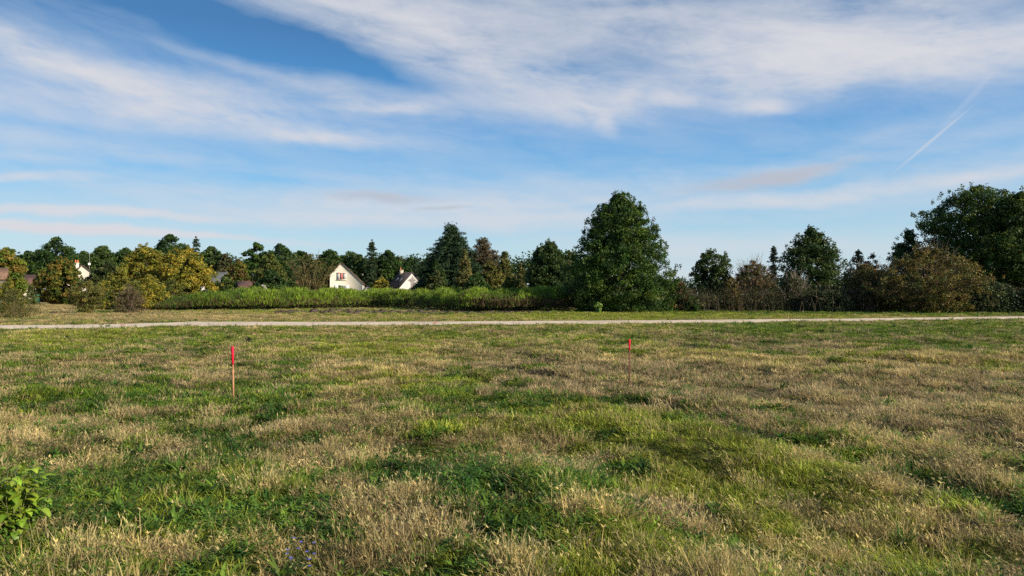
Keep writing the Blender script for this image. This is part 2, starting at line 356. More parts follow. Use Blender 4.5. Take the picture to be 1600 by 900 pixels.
def scatter(name, coll, P, rot, scl, idx, tcol, label):
    me = bpy.data.meshes.new(name); me.vertices.add(len(P)); me.vertices.foreach_set('co', P.astype(np.float32).ravel())
    def at(nm, ty, key, arr):
        q = me.attributes.new(nm, ty, 'POINT'); q.data.foreach_set(key, arr.ravel())
    at('rot', 'FLOAT_VECTOR', 'vector', rot.astype(np.float32)); at('scl', 'FLOAT_VECTOR', 'vector', scl.astype(np.float32)); at('idx', 'INT', 'value', idx.astype(np.int32))
    at('tcol', 'FLOAT_COLOR', 'color', np.hstack([tcol, np.ones((len(P), 1))]).astype(np.float32))
    o = bpy.data.objects.new(name, me); COL.objects.link(o); tag(o, label, None, 'stuff')
    ng = bpy.data.node_groups.new(name+'_scatter', 'GeometryNodeTree')
    ng.interface.new_socket('Geometry', in_out='INPUT', socket_type='NodeSocketGeometry'); ng.interface.new_socket('Geometry', in_out='OUTPUT', socket_type='NodeSocketGeometry')
    gi = ng.nodes.new('NodeGroupInput'); go = ng.nodes.new('NodeGroupOutput'); ip = ng.nodes.new('GeometryNodeInstanceOnPoints')
    ci = ng.nodes.new('GeometryNodeCollectionInfo'); ci.inputs[0].default_value = coll; ci.inputs[1].default_value = True; ci.inputs[2].default_value = True
    ip.inputs['Pick Instance'].default_value = True
    def na(nm, ty):
        q = ng.nodes.new('GeometryNodeInputNamedAttribute'); q.data_type = ty; q.inputs[0].default_value = nm; return q.outputs[0]
    e2r = ng.nodes.new('FunctionNodeEulerToRotation')
    ng.links.new(na('rot', 'FLOAT_VECTOR'), e2r.inputs[0])
    ng.links.new(gi.outputs[0], ip.inputs['Points']); ng.links.new(ci.outputs[0], ip.inputs['Instance']); ng.links.new(na('idx', 'INT'), ip.inputs['Instance Index'])
    ng.links.new(e2r.outputs[0], ip.inputs['Rotation']); ng.links.new(na('scl', 'FLOAT_VECTOR'), ip.inputs['Scale'])
    ng.links.new(ip.outputs[0], go.inputs[0])
    md = o.modifiers.new('scatter', 'NODES'); md.node_group = ng
    return o
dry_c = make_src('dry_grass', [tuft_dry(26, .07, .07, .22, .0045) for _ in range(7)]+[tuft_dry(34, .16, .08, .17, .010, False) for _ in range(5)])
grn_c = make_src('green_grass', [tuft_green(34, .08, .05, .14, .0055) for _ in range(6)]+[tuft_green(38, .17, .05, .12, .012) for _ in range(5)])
wed_c = make_src('weed', [tuft_weed(0) for _ in range(4)]+[tuft_weed(1) for _ in range(4)]+[tuft_weed(2) for _ in range(4)])
BANDS = [(1.6, 7, 270), (7, 12, 150), (12, 20, 70), (20, 38, 30), (38, 62, 12), (62, 125, 3.0)]
pts = []
for (d0, d1, rho) in BANDS:
    A = .80*(d1*d1-d0*d0)+7.0*(d1-d0); k = int(A*rho*1.0)
    yy = []; 
    y_ = rng.uniform(d0, d1, int(k*2.2)); keep = rng.random(len(y_)) < (.8*y_+3.5)/(.8*d1+3.5); y_ = y_[keep][:k]
    x_ = rng.uniform(-1, 1, len(y_))*(.8*y_+3.5); pts.append(np.stack([x_, y_], 1))
pts = np.vstack(pts)
pn, pf = path_bounds(pts[:, 0], np.maximum(pts[:, 1], 20)); edge = (vnoise(pts[:, 0]*1.3, pts[:, 1]*1.3, 77)-.5)*.7
pts = pts[~((pts[:, 1] > pn-.05+edge) & (pts[:, 1] < pf+.1+edge*.6))]
g, s, yl = zones(pts[:, 0], pts[:, 1])
nP = len(pts); rr = rng.random(nP)
bald = rng.random(nP) < s*.92
far = pts[:, 1] > 9+rng.normal(0, 1.5, nP)
pg = sstep(.18, .85, g)*.90+.05
is_weed = (rr < (.06+np.where(pts[:, 1] < 9, .34, .22)*sstep(.45, .95, g))*np.where(pts[:, 1] > 20, .55, 1)) & (yl < .8)
is_dry = ~is_weed & (rng.random(nP) > pg*.93+.02)
Z = H(pts[:, 0], pts[:, 1])
P3 = np.column_stack([pts, Z-.004])
wind = np.column_stack([rng.normal(0, .12, nP), rng.normal(0, .12, nP), rng.uniform(0, 6.283, nP)])
bright = (.35+1.4*fbm(pts[:, 0]/.38, pts[:, 1]/.38, 51, 4)+rng.normal(0, .10, nP))[:, None]
hm = .12+1.35*fbm(pts[:, 0]/.5, pts[:, 1]/.5, 61, 3)**1.2
base_s = np.where(far, np.clip(.8+pts[:, 1]/60, .8, 2.2), 1)
def emit(name, coll, mask, sizes, idx, col, label):
    mask = mask & ~bald
    k = mask.sum(); s_ = sizes[mask]; scl = np.column_stack([s_[:, 0], s_[:, 0], s_[:, 1]])
    scatter(name, coll, P3[mask], wind[mask], scl, idx[mask], col[mask], label)
ri = rng.integers(0, 1000, nP)
dcol = lerp(MAUVE*1.05, STRAW*1.18, np.clip(yl+rng.normal(0, .25, nP), 0, 1))*bright
dcol = lerp(dcol, np.array([.20, .20, .08])[None]*bright, rng.random(nP)*.7*sstep(.2, .8, g))
emit('dry_grass', dry_c, is_dry, np.column_stack([base_s*rng.uniform(.8, 1.3, nP), base_s**.3*rng.uniform(.55, 1.25, nP)*hm*np.where(far, .85, 1)]), np.where(far, 7+ri % 5, ri % 7), dcol, 'dry straw coloured grass stems standing all over the meadow')
gcol = lerp(GREEN*1.1, YGREEN*1.15, np.clip(yl*.8+rng.normal(0, .2, nP)+.1, 0, 1))*bright
emit('green_grass', grn_c, ~is_dry & ~is_weed, np.column_stack([base_s*rng.uniform(.8, 1.3, nP), base_s**.3*rng.uniform(.6, 1.2, nP)*hm]), np.where(far, 6+ri % 5, ri % 6), gcol, 'short green grass growing in patches between the dry stems')
wcol = lerp(np.array([.04, .10, .018]), np.array([.15, .23, .03]), np.clip(yl*.6+rng.normal(0, .25, nP), 0, 1))*bright
emit('broadleaf_weeds', wed_c, is_weed, np.column_stack([np.maximum(1, base_s)*rng.uniform(.8, 1.4, nP)]*2), np.where(s > .25, ri % 4, ri % 12), wcol, 'dark green broad leaved weeds low in the meadow')

# ------------------------------------------------------------------ trees
def zt(py, d): return EYE+(HY-py)/F*d
def leaves(mb, C, sig, nper, size, colr, flat=.6, upb=.4, aspect=.55, hjit=.12):
    """clumps C (k,3) with sigma (k,), nper leaves each; colr (k,3)"""
    k = len(C); n_ = k*nper
    c = np.repeat(C, nper, 0); s_ = np.repeat(sig, nper)[:, None]
    off = rng.normal(0, 1, (n_, 3)); off /= np.maximum(1, np.linalg.norm(off, axis=1)/1.7)[:, None]
    p = c+off*s_*[1, 1, flat]
    nrm = rng.normal(0, 1, (n_, 3))+off*.6; nrm[:, 2] += upb; nrm /= np.linalg.norm(nrm, axis=1)[:, None]
    t = np.cross(nrm, rng.normal(0, 1, (n_, 3))); t /= np.linalg.norm(t, axis=1)[:, None]; b = np.cross(nrm, t)
    L = size*rng.uniform(.6, 1.3, (n_, 1))
    V = np.stack([p-t*L*.5, p+b*L*aspect*.5+t*L*.05, p+t*L*.5, p-b*L*aspect*.5+t*L*.05], 1).reshape(-1, 3)
    col = np.repeat(colr, nper, 0)*rng.uniform(.7, 1.3, (n_, 1))*(1+rng.normal(0, hjit, (n_, 3))*[1, .4, .6])
    i0 = np.arange(n_)*4
    mb.add(V, np.stack([i0, i0+1, i0+2, i0+3], 1), C=np.clip(np.repeat(col, 4, 0), .004, 1))
PROF = {
 'round': [(0,.45),(.12,.8),(.35,1),(.6,.95),(.82,.68),(.95,.35),(1,.08)],
 'dome': [(0,.8),(.2,1),(.5,.95),(.8,.65),(1,.1)],
 'cone': [(0,.85),(.12,1),(.35,.86),(.6,.6),(.8,.36),(.93,.15),(1,.02)],
 'big': [(0,.9),(.2,1),(.38,.94),(.58,.83),(.75,.66),(.86,.45),(.94,.22),(1,.05)],
 'bush': [(0,.55),(.2,.85),(.5,1),(.8,.75),(1,.2)],
 'vase': [(0,.25),(.2,.5),(.5,.85),(.75,1),(.92,.7),(1,.3)],
 'slim': [(0,.9),(.25,1),(.5,.75),(.75,.5),(1,.15)],
}
def limb(mb, a, b, r0, r1, wob=.06, n_=5, sides=4, C=None):
    a = np.asarray(a, float); b = np.asarray(b, float); t = np.linspace(0, 1, n_)[:, None]
    L = np.linalg.norm(b-a); P = a+(b-a)*t; P[:, 2] += (np.sin(t[:, 0]*math.pi)*L*.10)
    P[1:-1] += rng.normal(0, wob*L/3, (n_-2, 3)); mb.tube(P, np.linspace(r0, r1, n_), sides, C)
def tree(name, label, cat, px, d, top, hw, prof='round', cols=((.05,.085,.02),), mix=None, t0=.08, n=120, per=40, ls=.2, cs=.16, lump=.25, group=None, leafn='crown', trunkn='trunk', tips=0, bare=0, barecol=(.16,.12,.09), needle=False, hollow=.45, stems=1, dy=1.0, flat=.65, base=None, dens=1.0):
    x = (px-CX)/F*d; y = d; z0 = float(H(x, y)) if d < 120 else 0.0
    if base is not None: z0 = zt(base, d)
    h = zt(top, d)-z0; Rr = hw/F*d
    if d > 55: per = int(per*1.9*dens); ls = ls*1.4*(.7+.3*dens); n = int(n*1.35); cs = cs*.88; hollow = hollow*.6; t0 = t0*.3
    o = empty(name, label, cat, (x, y, z0-.03), 0, group)
    pr = np.array(PROF[prof]) if isinstance(prof, str) else np.array(prof)
    cb = h*t0
    # clump centres
    t = rng.random(n*4); w = np.interp(t, pr[:, 0], pr[:, 1]); t = t[rng.random(len(t)) < (.25+.75*w)][:n]; k = len(t)
    w = np.interp(t, pr[:, 0], pr[:, 1])
    a = rng.uniform(0, 2*math.pi, k)
    sd = int(rng.integers(1, 9999))
    lu = 1+lump*2*(fbm(a*1.2+np.sin(a)*.5, t*3.5, sd, 2)-.5)+rng.normal(0, .05, k)
    q = (hollow+(1-hollow)*np.sqrt(rng.random(k)))*w*Rr*lu
    sig = cs*Rr*rng.uniform(.6, 1.2, k)*(.55+.45*w)
    q = np.maximum(q-sig*.8, 0)
    C = np.column_stack([q*np.cos(a), q*np.sin(a)*dy, cb+t*(h-cb)-sig*.5])
    C[:, 2] = np.maximum(C[:, 2], sig*.5)
    cols = np.array(cols); ci = rng.integers(0, len(cols), k) if mix is None else rng.choice(len(cols), k, p=mix)
    cc = cols[ci]*(.8+.45*rng.random(k))[:, None]
    mb = MB(); leaves(mb, C, sig, per, ls, cc, flat=flat)
    if tips:   # outward sprigs that break the outline
        tt = rng.uniform(.15, 1, tips); ww = np.interp(tt, pr[:, 0], pr[:, 1]); aa = rng.uniform(0, 6.283, tips)
        qq = ww*Rr*(1+lump*2*(fbm(aa*1.2+np.sin(aa)*.5, tt*3.5, sd, 2)-.5))*rng.uniform(.92, 1.07, tips); CT = np.column_stack([qq*np.cos(aa), qq*np.sin(aa)*dy, cb+tt*(h-cb)+rng.uniform(0, .05, tips)*h])
        s2 = np.full(tips, cs*Rr*.28); leaves(mb, CT, s2, max(6, per//4), ls, cols[rng.integers(0, len(cols), tips)]*.9, flat=1.4)
    cr = mb.build(leafn, M['needle'] if needle else M['leaf'], o)
    # trunk and limbs
    tb = MB(); bc = np.array([.10, .08, .06])
    r0 = max(.05, h*.017)
    if stems == 1:
        P = np.column_stack([rng.normal(0, .012*h, 7)*np.linspace(0, 1, 7), rng.normal(0, .012*h, 7)*np.linspace(0, 1, 7), np.linspace(0, h*.88, 7)])
        tb.tube(P, np.array([1.25, 1, .85, .65, .45, .28, .08])*r0*1.3, 7, bc)
        for j in rng.choice(k, min(k, 26), replace=False):
            zb = max(.12*h, C[j, 2]*.65); pb = [np.interp(zb, P[:, 2], P[:, 0]), np.interp(zb, P[:, 2], P[:, 1]), zb]
            limb(tb, pb, C[j], r0*.4, r0*.08, C=bc)
    else:
        for j in rng.choice(k, min(k, stems), replace=False):
            limb(tb, [rng.normal(0, .05*Rr), rng.normal(0, .05*Rr), 0], C[j], r0*rng.uniform(.4, .8), r0*.12, .05, 6, 4, np.array(barecol)*rng.uniform(.7, 1.3))
    if bare:
        for _ in range(bare):
            aa = rng.uniform(0, 6.283); tt = rng.uniform(.35, 1.0); ww = np.interp(tt, pr[:, 0], pr[:, 1])*Rr*rng.uniform(.7, 1.12)
            e = np.array([ww*math.cos(aa), ww*math.sin(aa)*dy, (cb+tt*(h-cb))*rng.uniform(.95, 1.12)])
            s0 = e*[.25, .25, .35]
            bcol = np.array(barecol)*rng.uniform(.7, 1.3)
            limb(tb, s0, e, .035+.002*h, .008, .08, 6, 3, bcol)
            for _2 in range(4):
                f_ = rng.uniform(.4, .95); m0 = s0+(e-s0)*f_; m0[2] += math.sin(f_*math.pi)*np.linalg.norm(e-s0)*.1
                limb(tb, m0, m0+(e-s0)*rng.uniform(.15, .35)+rng.normal(0, .1*Rr, 3), .018, .005, .08, 4, 3, bcol)
    tb.build(trunkn, M['twig'], o)
    return o
def conifer(name, label, px, d, top, hw, col=(.03,.055,.025), n=26, per=16, ls=.3, t0=.05, prof='cone', droop=.2, group=None, levels=22, ragged=.25, base=None):
    per = int(per*2.0); ls = ls*1.3
    x = (px-CX)/F*d; y = d; z0 = float(H(x, y)) if d < 120 else 0.0
    h = zt(top, d)-z0; Rr = hw/F*d
    o = empty(name, label, 'tree', (x, y, z0-.03), 0, group)
    pr = np.array(PROF[prof]); mb = MB(); tb = MB(); C = []; G = []
    for l in range(levels):
        t = (l+rng.uniform(-.2, .2))/levels; t = min(max(t, 0), 1); w = np.interp(t, pr[:, 0], pr[:, 1])*Rr
        nb = max(4, int(n*(w/Rr)*.5)+3)
        for b in range(nb):
            a = b/nb*6.283+rng.uniform(-.4, .4)+l; L = w*(1+rng.normal(0, ragged)); z = h*(t0+(1-t0)*t)
            for f in np.linspace(.3, 1, max(2, int(L/(ls*1.6)))):
                C.append([L*f*math.cos(a), L*f*math.sin(a), z-droop*L*f*f+rng.normal(0, .02*h)]); G.append(.10*Rr*(1.2-.7*f)+.08)
            if l % 2 == 0 and b % 3 == 0: limb(tb, [0, 0, z], C[-1], .06, .015, .02, 4, 3, np.array([.09, .07, .055]))
    C.append([0, 0, h-.15]); G.append(.1)
    C = np.array(C); C[:, 2] = np.maximum(C[:, 2], .15)
    cc = np.array(col)*(.75+.5*rng.random(len(C)))[:, None]
    leaves(mb, C, np.array(G), per, ls, cc, flat=.45, upb=.8, aspect=.35)
    mb.build('crown', M['needle'], o)
    tb.tube([[0, 0, 0], [0, 0, h*.5], [0, 0, h*.98]], [h*.02, h*.012, h*.003], 6, np.array([.09, .07, .055])); tb.build('trunk', M['twig'], o)
    return o
DK = ((.025,.055,.015),(.035,.075,.017),(.05,.09,.018)); OL = ((.11,.125,.022),(.08,.10,.02),(.15,.15,.028))
YE = ((.26,.225,.03),(.20,.19,.028),(.32,.26,.035),(.12,.14,.022)); MD = ((.05,.09,.02),(.07,.11,.022),(.04,.07,.02)); BR = ((.13,.085,.035),(.10,.075,.03),(.17,.10,.04))
FT = 'trees behind the houses'; MT = 'trees and shrubs along the village edge'; RT = 'trees and shrubs in the thicket at right'; FS = 'shrubs scattered in the field'
# far dark trees
for (px, d, top, hw, pf_, cl, lb) in [
  (-40,190,395,36,'round',DK,'dark tree beyond the left edge behind the brown roofs'),
  (48,200,391,20,'round',DK,'narrow dark tree just right of the autumn tinted oak'),
  (88,190,371,30,'round',DK,'dark round topped tree, the tall one above the red brown roof'),
  (128,200,392,26,'round',DK,'low dark tree right of the tall round topped one'),
  (160,185,384,28,'dome',MD,'mid green broad tree above the house chimney'),
  (196,200,388,26,'round',DK,'dark tree behind the left edge of the golden trees'),
  (266,195,367,29,'round',DK,'dark round tree rising above the golden tree'),
  (330,180,384,22,'round',MD,'dark green tree behind the right edge of the golden tree'),
  (352,178,397,16,'round',((.09,.085,.04),(.06,.07,.03)),'brownish olive tree above the grey slate roof'),
  (436,185,381,24,'round',DK,'dark round tree left of the sparse olive shrub'),
  (468,195,392,26,'round',DK,'dark tree behind the top of the sparse olive shrub'),
  (515,190,390,24,'round',DK,'dark tree behind the ridge of the cream house'),
  (545,195,393,28,'round',DK,'dark tree above the right roof slope of the cream house'),
  (562,185,398,24,'dome',MD,'mid green tree between cream house and the spire shaped conifer'),
  (606,185,391,24,'round',DK,'dark tree right of the spire shaped conifer'),
  (622,195,402,18,'round',((.09,.10,.05),(.06,.08,.03)),'pale green tree above the chimney of the dark roofed house'),
  (641,190,403,20,'round',DK,'low dark tree above the dark roofed house'),
  (668,190,404,18,'dome',DK,'dark tree in the dip left of the big cedar')]:
    tree('dark_tree', lb, 'tree', px, d, top, hw*1.3, pf_, cl, n=230, per=28, ls=.42, cs=.14, lump=.4, t0=.05, group=FT)
conifer('conifer', 'small pointed dark conifer between golden trees and olive trees', 306, 180, 369, 17, n=14, levels=16, ls=.45, per=10, group=FT)
conifer('conifer', 'spire shaped dark conifer standing behind the red roof', 581, 180, 374, 17, n=14, levels=18, ls=.45, per=10, group=FT)
conifer('conifer', 'tiny pointed conifer right above the dark roofed house', 650, 180, 402, 10, n=10, levels=12, ls=.4, per=8, group=FT)
tree('pine_tree', 'dark flat topped pine between olive brown tree and yellow green tree', 'tree', 399, 165, 378, 24, 'round', DK, n=110, per=36, ls=.42, needle=True, t0=.1, group=MT)
tree('oak_tree', 'oak turning orange at its top by the left edge', 'tree', 8, 130, 386, 32, 'round', ((.15,.18,.022),(.09,.14,.018),(.20,.15,.03)), n=170, per=40, ls=.32, group=MT)
tree('autumn_tree', 'yellow and orange tree half hiding the house with chimney', 'tree', 98, 115, 405, 34, 'round', ((.15,.15,.025),(.10,.12,.02),(.20,.14,.03),(.06,.09,.018)), n=210, per=36, ls=.25, cs=.12, lump=.55, tips=80, group=MT)
tree('dark_tree', 'dark green tree right of the white chimney house', 'tree', 168, 130, 408, 30, 'round', ((.055,.07,.02),(.04,.06,.02)), n=130, per=36, ls=.3, group=MT)
tree('golden_tree', 'golden brown tree, the left one of the golden pair', 'tree', 226, 112, 384, 38, 'round', YE, (.25,.35,.1,.3), n=240, per=36, ls=.23, cs=.12, lump=.6, tips=90, group=MT)
tree('golden_tree', 'bright golden tree, the right and broader one of the golden pair', 'tree', 291, 106, 387, 46, 'dome', YE, n=300, per=38, ls=.22, cs=.11, lump=.55, tips=120, group=MT)
tree('olive_tree', 'brown olive tree left of the dark pine', 'tree', 372, 140, 405, 22, 'dome', BR+OL, n=110, per=36, ls=.3, group=MT)
tree('olive_tree', 'yellow green tree directly below the dark pine', 'tree', 421, 120, 396, 26, 'round', ((.11,.13,.025),(.07,.09,.02)), n=140, per=38, ls=.28, group=MT)
tree('shrub', 'dark evergreen shrub below the yellow green tree', 'shrub', 425, 112, 420, 26, 'dome', DK, n=110, per=36, ls=.26, leafn='foliage', trunkn='stem', group=MT)
tree('shrub', 'green garden shrub in front of the grey slate roof', 'shrub', 352, 120, 432, 24, 'dome', MD, n=90, per=34, ls=.26, leafn='foliage', trunkn='stem', group=MT)
tree('shrub', 'white flowering bush behind the green broom thicket', 'shrub', 412, 105, 442, 10, 'dome', ((.6,.55,.52),(.45,.42,.36)), n=40, per=24, ls=.2, leafn='foliage', trunkn='stem', group=MT)
tree('sparse_shrub', 'tall sparse olive shrub of fanning stems beside the cream house', 'shrub', 486, 98, 397, 40, 'vase', ((.10,.095,.03),(.07,.075,.025),(.14,.12,.04)), n=190, per=22, ls=.16, cs=.09, dens=.55, lump=.5, leafn='foliage', trunkn='stems', stems=60, bare=26, hollow=.3, barecol=(.15,.12,.06), group=MT)
tree('dark_tree', 'dark tree filling between sparse shrub and orange roof', 'tree', 448, 130, 414, 18, 'dome', DK, n=80, per=34, ls=.3, group=MT)
tree('shrub', 'yellow shrub between red roof and dark roofed house', 'shrub', 596, 105, 431, 17, 'dome', ((.26,.22,.03),(.16,.16,.03)), n=90, per=30, ls=.2, leafn='foliage', trunkn='stem', group=MT)
conifer('cedar_tree', 'tall dark cedar, the highest tree left of centre', 705, 112, 351, 52, (.028,.055,.026), n=44, levels=26, ls=.30, per=20, droop=.12, group=MT)
tree('shrub', 'dark rounded tree at the left foot of the big cedar', 'tree', 681, 105, 408, 18, 'dome', DK, n=120, per=38, ls=.26, group=MT)
tree('shrub', 'olive shrub low in front of the big cedar', 'shrub', 682, 98, 422, 20, 'dome', ((.08,.09,.025),(.05,.07,.02)), n=90, per=34, ls=.24, leafn='foliage', trunkn='stem', group=MT)
conifer('brown_conifer', 'reddish brown dying conifer right of the big cedar', 754, 116, 371, 44, (.09,.072,.042), n=36, levels=22, ls=.28, per=16, droop=.15, ragged=.35, group=MT)
conifer('conifer', 'thin conifer tip rising behind the reddish brown conifer', 758, 122, 370, 12, n=12, levels=16, ls=.3, per=8, group=MT)
tree('birch_tree', 'pale yellow green birch in front of the big cedar', 'tree', 727, 98, 390, 18, 'slim', ((.17,.16,.05),(.13,.13,.04)), n=110, per=34, ls=.2, flat=1.2, group=MT)
tree('birch_tree', 'yellowing birch with thin pale trunk right of the brown conifer', 'tree', 789, 98, 393, 20, 'slim', ((.16,.155,.045),(.12,.13,.035),(.09,.10,.03)), n=130, per=34, ls=.2, flat=1.2, group=MT)
tree('birch_tree', 'short thin birch between yellowing birch and round oak', 'tree', 814, 104, 411, 13, 'slim', ((.15,.15,.05),(.09,.10,.03)), n=70, per=30, ls=.2, flat=1.2, group=MT)
tree('olive_tree', 'olive green tree below the reddish brown conifer', 'tree', 765, 94, 408, 26, 'dome', ((.12,.12,.025),(.085,.095,.022)), n=140, per=36, ls=.22, group=MT)
tree('shrub', 'dark green shrub in front of the birches', 'shrub', 744, 86, 426, 22, 'dome', ((.035,.075,.018),(.05,.095,.02)), n=110, per=36, ls=.2, leafn='foliage', trunkn='stem', group=MT)
tree('shrub', 'low olive shrub at the foot of the birches', 'shrub', 800, 88, 430, 22, 'dome', OL, n=80, per=30, ls=.2, leafn='foliage', trunkn='stem', group=MT)
tree('oak_tree', 'dark round oak just left of the largest tree', 'tree', 858, 86, 378, 37, 'round', ((.038,.07,.02),(.05,.085,.02)), n=230, per=44, ls=.2, tips=60, group=MT)
tree('oak_tree', 'lower olive tinged oak tucked against the largest tree', 'tree', 888, 90, 391, 18, 'round', ((.09,.10,.025),(.06,.08,.02)), n=90, per=36, ls=.2, group=MT)
tree('oak_tree', 'largest dark green conical oak standing at the path', 'tree', 968, 69, 303, 83, 'big', ((.03,.07,.014),(.045,.10,.016),(.06,.115,.018),(.085,.135,.02),(.022,.05,.012)), n=840, per=46, ls=.14, cs=.085, lump=.26, t0=.0, tips=380, hollow=.25)
# right thicket
tree('green_tree', 'slim loose green tree right of the largest oak', 'tree', 1112, 76, 389, 40, [(0,.9),(.25,1),(.5,.85),(.75,.8),(.9,.5),(1,.15)], ((.05,.09,.025),(.07,.10,.03)), n=230, per=30, ls=.14, cs=.11, dens=1.1, lump=.5, tips=90, group=RT)
tree('shrub', 'low dark shrub against the right foot of the largest oak', 'shrub', 1062, 72, 440, 26, 'dome', BR+MD, n=110, per=32, ls=.15, leafn='foliage', trunkn='stem', bare=8, group=RT)
tree('shrub', 'small bright green bush between largest oak and slim tree', 'shrub', 1082, 68, 462, 13, 'dome', ((.05,.12,.02),), n=50, per=30, ls=.12, leafn='foliage', trunkn='stem', group=RT)
tree('bare_shrub', 'russet bare twigged shrub right of the slim green tree', 'shrub', 1178, 74, 407, 44, 'dome', ((.13,.09,.042),(.10,.09,.03),(.07,.08,.025)), n=260, per=26, ls=.12, cs=.10, dens=1.0, lump=.4, leafn='foliage', trunkn='branches', stems=50, bare=70, barecol=(.17,.13,.11), hollow=.3, group=RT)
tree('shrub', 'orange tinged shrub between slim green tree and russet shrub', 'shrub', 1142, 71, 432, 20, 'dome', ((.14,.10,.03),(.10,.09,.03)), n=90, per=26, ls=.13, leafn='foliage', trunkn='branches', bare=12, group=RT)
conifer('conifer', 'small dark conifer peeping behind the russet shrub', 1209, 90, 383, 13, (.035,.05,.035), n=14, levels=18, ls=.2, per=12, group=RT)
tree('green_tree', 'dense dark green tree with pointed top in mid thicket', 'tree', 1268, 80, 357, 56, 'big', ((.035,.07,.02),(.06,.09,.02),(.045,.08,.02)), n=260, per=42, ls=.18, cs=.13, tips=80, group=RT)
tree('bare_shrub', 'grey bare shrub in front of the dense pointed tree', 'shrub', 1240, 70, 428, 34, 'dome', ((.07,.075,.03),(.05,.065,.022)), n=150, per=24, ls=.11, dens=.9, leafn='foliage', trunkn='branches', stems=40, bare=60, barecol=(.17,.15,.13), group=RT)
tree('shrub', 'dark green bramble mound below the dense pointed tree', 'shrub', 1290, 67, 446, 36, 'dome', ((.04,.06,.025),(.06,.07,.03)), n=140, per=32, ls=.13, leafn='foliage', trunkn='branches', bare=10, group=RT)
tree('young_tree', 'thin spiky green tree, the left one of a pair', 'tree', 1340, 82, 391, 26, 'big', ((.055,.07,.035),(.08,.08,.035)), n=80, per=22, ls=.16, lump=.5, tips=30, group=RT)
tree('young_tree', 'thin spiky green tree, the shorter right one of a pair', 'tree', 1364, 84, 398, 24, 'big', ((.055,.07,.035),(.07,.075,.035)), n=70, per=22, ls=.16, lump=.5, tips=30, group=RT)
tree('bare_shrub', 'broad rust brown shrub left of the bronze tree', 'shrub', 1352, 70, 412, 52, 'dome', ((.11,.095,.03),(.08,.085,.025),(.13,.09,.035)), n=300, per=30, ls=.13, cs=.12, leafn='foliage', trunkn='branches', stems=44, bare=34, barecol=(.16,.12,.10), group=RT)
tree('dark_tree', 'dark irregular tree behind the left side of the bronze tree', 'tree', 1420, 82, 358, 38, 'big', DK, n=200, per=34, ls=.18, lump=.5, tips=60, group=RT)
tree('bronze_tree', 'bronze leaved tree with bare branches before the tall oak', 'tree', 1450, 65, 386, 66, 'dome', ((.14,.10,.032),(.11,.105,.028),(.17,.135,.03),(.07,.085,.022)), n=440, per=28, ls=.125, cs=.085, dens=.95, lump=.75, tips=120, stems=50, bare=60, barecol=(.13,.10,.085), hollow=.3, group=RT)
tree('oak_tree', 'tall broad green oak at the right end of the thicket', 'tree', 1524, 78, 291, 92, [(0,.85),(.2,1),(.45,1),(.7,.9),(.85,.7),(.95,.42),(1,.1)], ((.04,.085,.02),(.07,.12,.02),(.13,.16,.022),(.035,.07,.02)), n=860, per=44, ls=.16, cs=.085, lump=.38, tips=160, hollow=.35, t0=0, group=RT)
tree('oak_tree', 'second green oak cut by the right edge', 'tree', 1596, 74, 301, 78, 'round', ((.05,.09,.018),(.10,.135,.02),(.035,.065,.015)), n=520, per=46, ls=.18, cs=.11, t0=.05, tips=80, group=RT)
tree('shrub', 'dark shrub mound under the tall broad oak', 'shrub', 1545, 66, 440, 60, 'dome', ((.03,.05,.02),(.045,.06,.02)), n=220, per=36, ls=.14, leafn='foliage', trunkn='branches', bare=10, group=RT)
tree('shrub', 'dark shrub running out of the frame below the second oak', 'shrub', 1650, 64, 430, 60, 'dome', ((.03,.05,.02),(.045,.06,.02)), n=200, per=34, ls=.14, leafn='foliage', trunkn='branches', group=RT)
# field shrubs
tree('shrub', 'rounded yellow green shrub alone in the dry field by the left edge', 'shrub', 22, 50, 452, 32, 'dome', ((.10,.11,.025),(.16,.13,.035),(.06,.08,.02)), n=170, per=44, ls=.075, cs=.15, leafn='foliage', trunkn='stem', t0=0, tips=50, group=FS)
tree('shrub', 'spindly yellowish shrub behind the rounded shrub at left', 'shrub', 12, 75, 436, 24, 'dome', OL+YE[:1], n=90, per=30, ls=.12, leafn='foliage', trunkn='stem', group=FS)
tree('shrub', 'narrow upright green shrub left of the clipped dark hedge', 'shrub', 49, 110, 441, 9, 'cone', ((.09,.11,.03),), n=50, per=26, ls=.2, leafn='foliage', trunkn='stem', group=FS)
tree('shrub', 'yellow leafed shrub with several thin stems before the hedge', 'shrub', 133, 60, 438, 27, 'vase', ((.20,.17,.04),(.13,.13,.035),(.10,.11,.03)), n=150, per=32, ls=.09, leafn='foliage', trunkn='stems', stems=20, bare=8, barecol=(.14,.11,.06), group=FS)
tree('shrub', 'spreading olive shrub right of the thin stemmed yellow one', 'shrub', 163, 78, 437, 24, 'dome', YE+OL, n=90, per=30, ls=.12, leafn='foliage', trunkn='stems', stems=14, group=FS)
tree('shrub', 'tall lime yellow shrub with forked top above the brown bush', 'shrub', 188, 66, 419, 21, [(0,.3),(.3,.7),(.6,1),(.85,.95),(1,.4)], ((.22,.21,.03),(.14,.15,.03)), n=120, per=24, ls=.12, lump=.7, leafn='foliage', trunkn='stems', stems=20, group=FS)
tree('brown_bush', 'dead reddish brown twiggy bush beside the green patch', 'shrub', 203, 61.5, 448, 25, 'dome', ((.12,.085,.05),(.10,.08,.04),(.08,.08,.03)), n=110, per=22, ls=.07, leafn='foliage', trunkn='twigs', stems=70, bare=40, barecol=(.15,.11,.08), t0=0, group=FS)
tree('shrub', 'low golden shrub left of the green broom thicket', 'shrub', 232, 75, 429, 30, 'dome', YE, n=140, per=32, ls=.12, leafn='foliage', trunkn='stems', stems=14, group=FS)
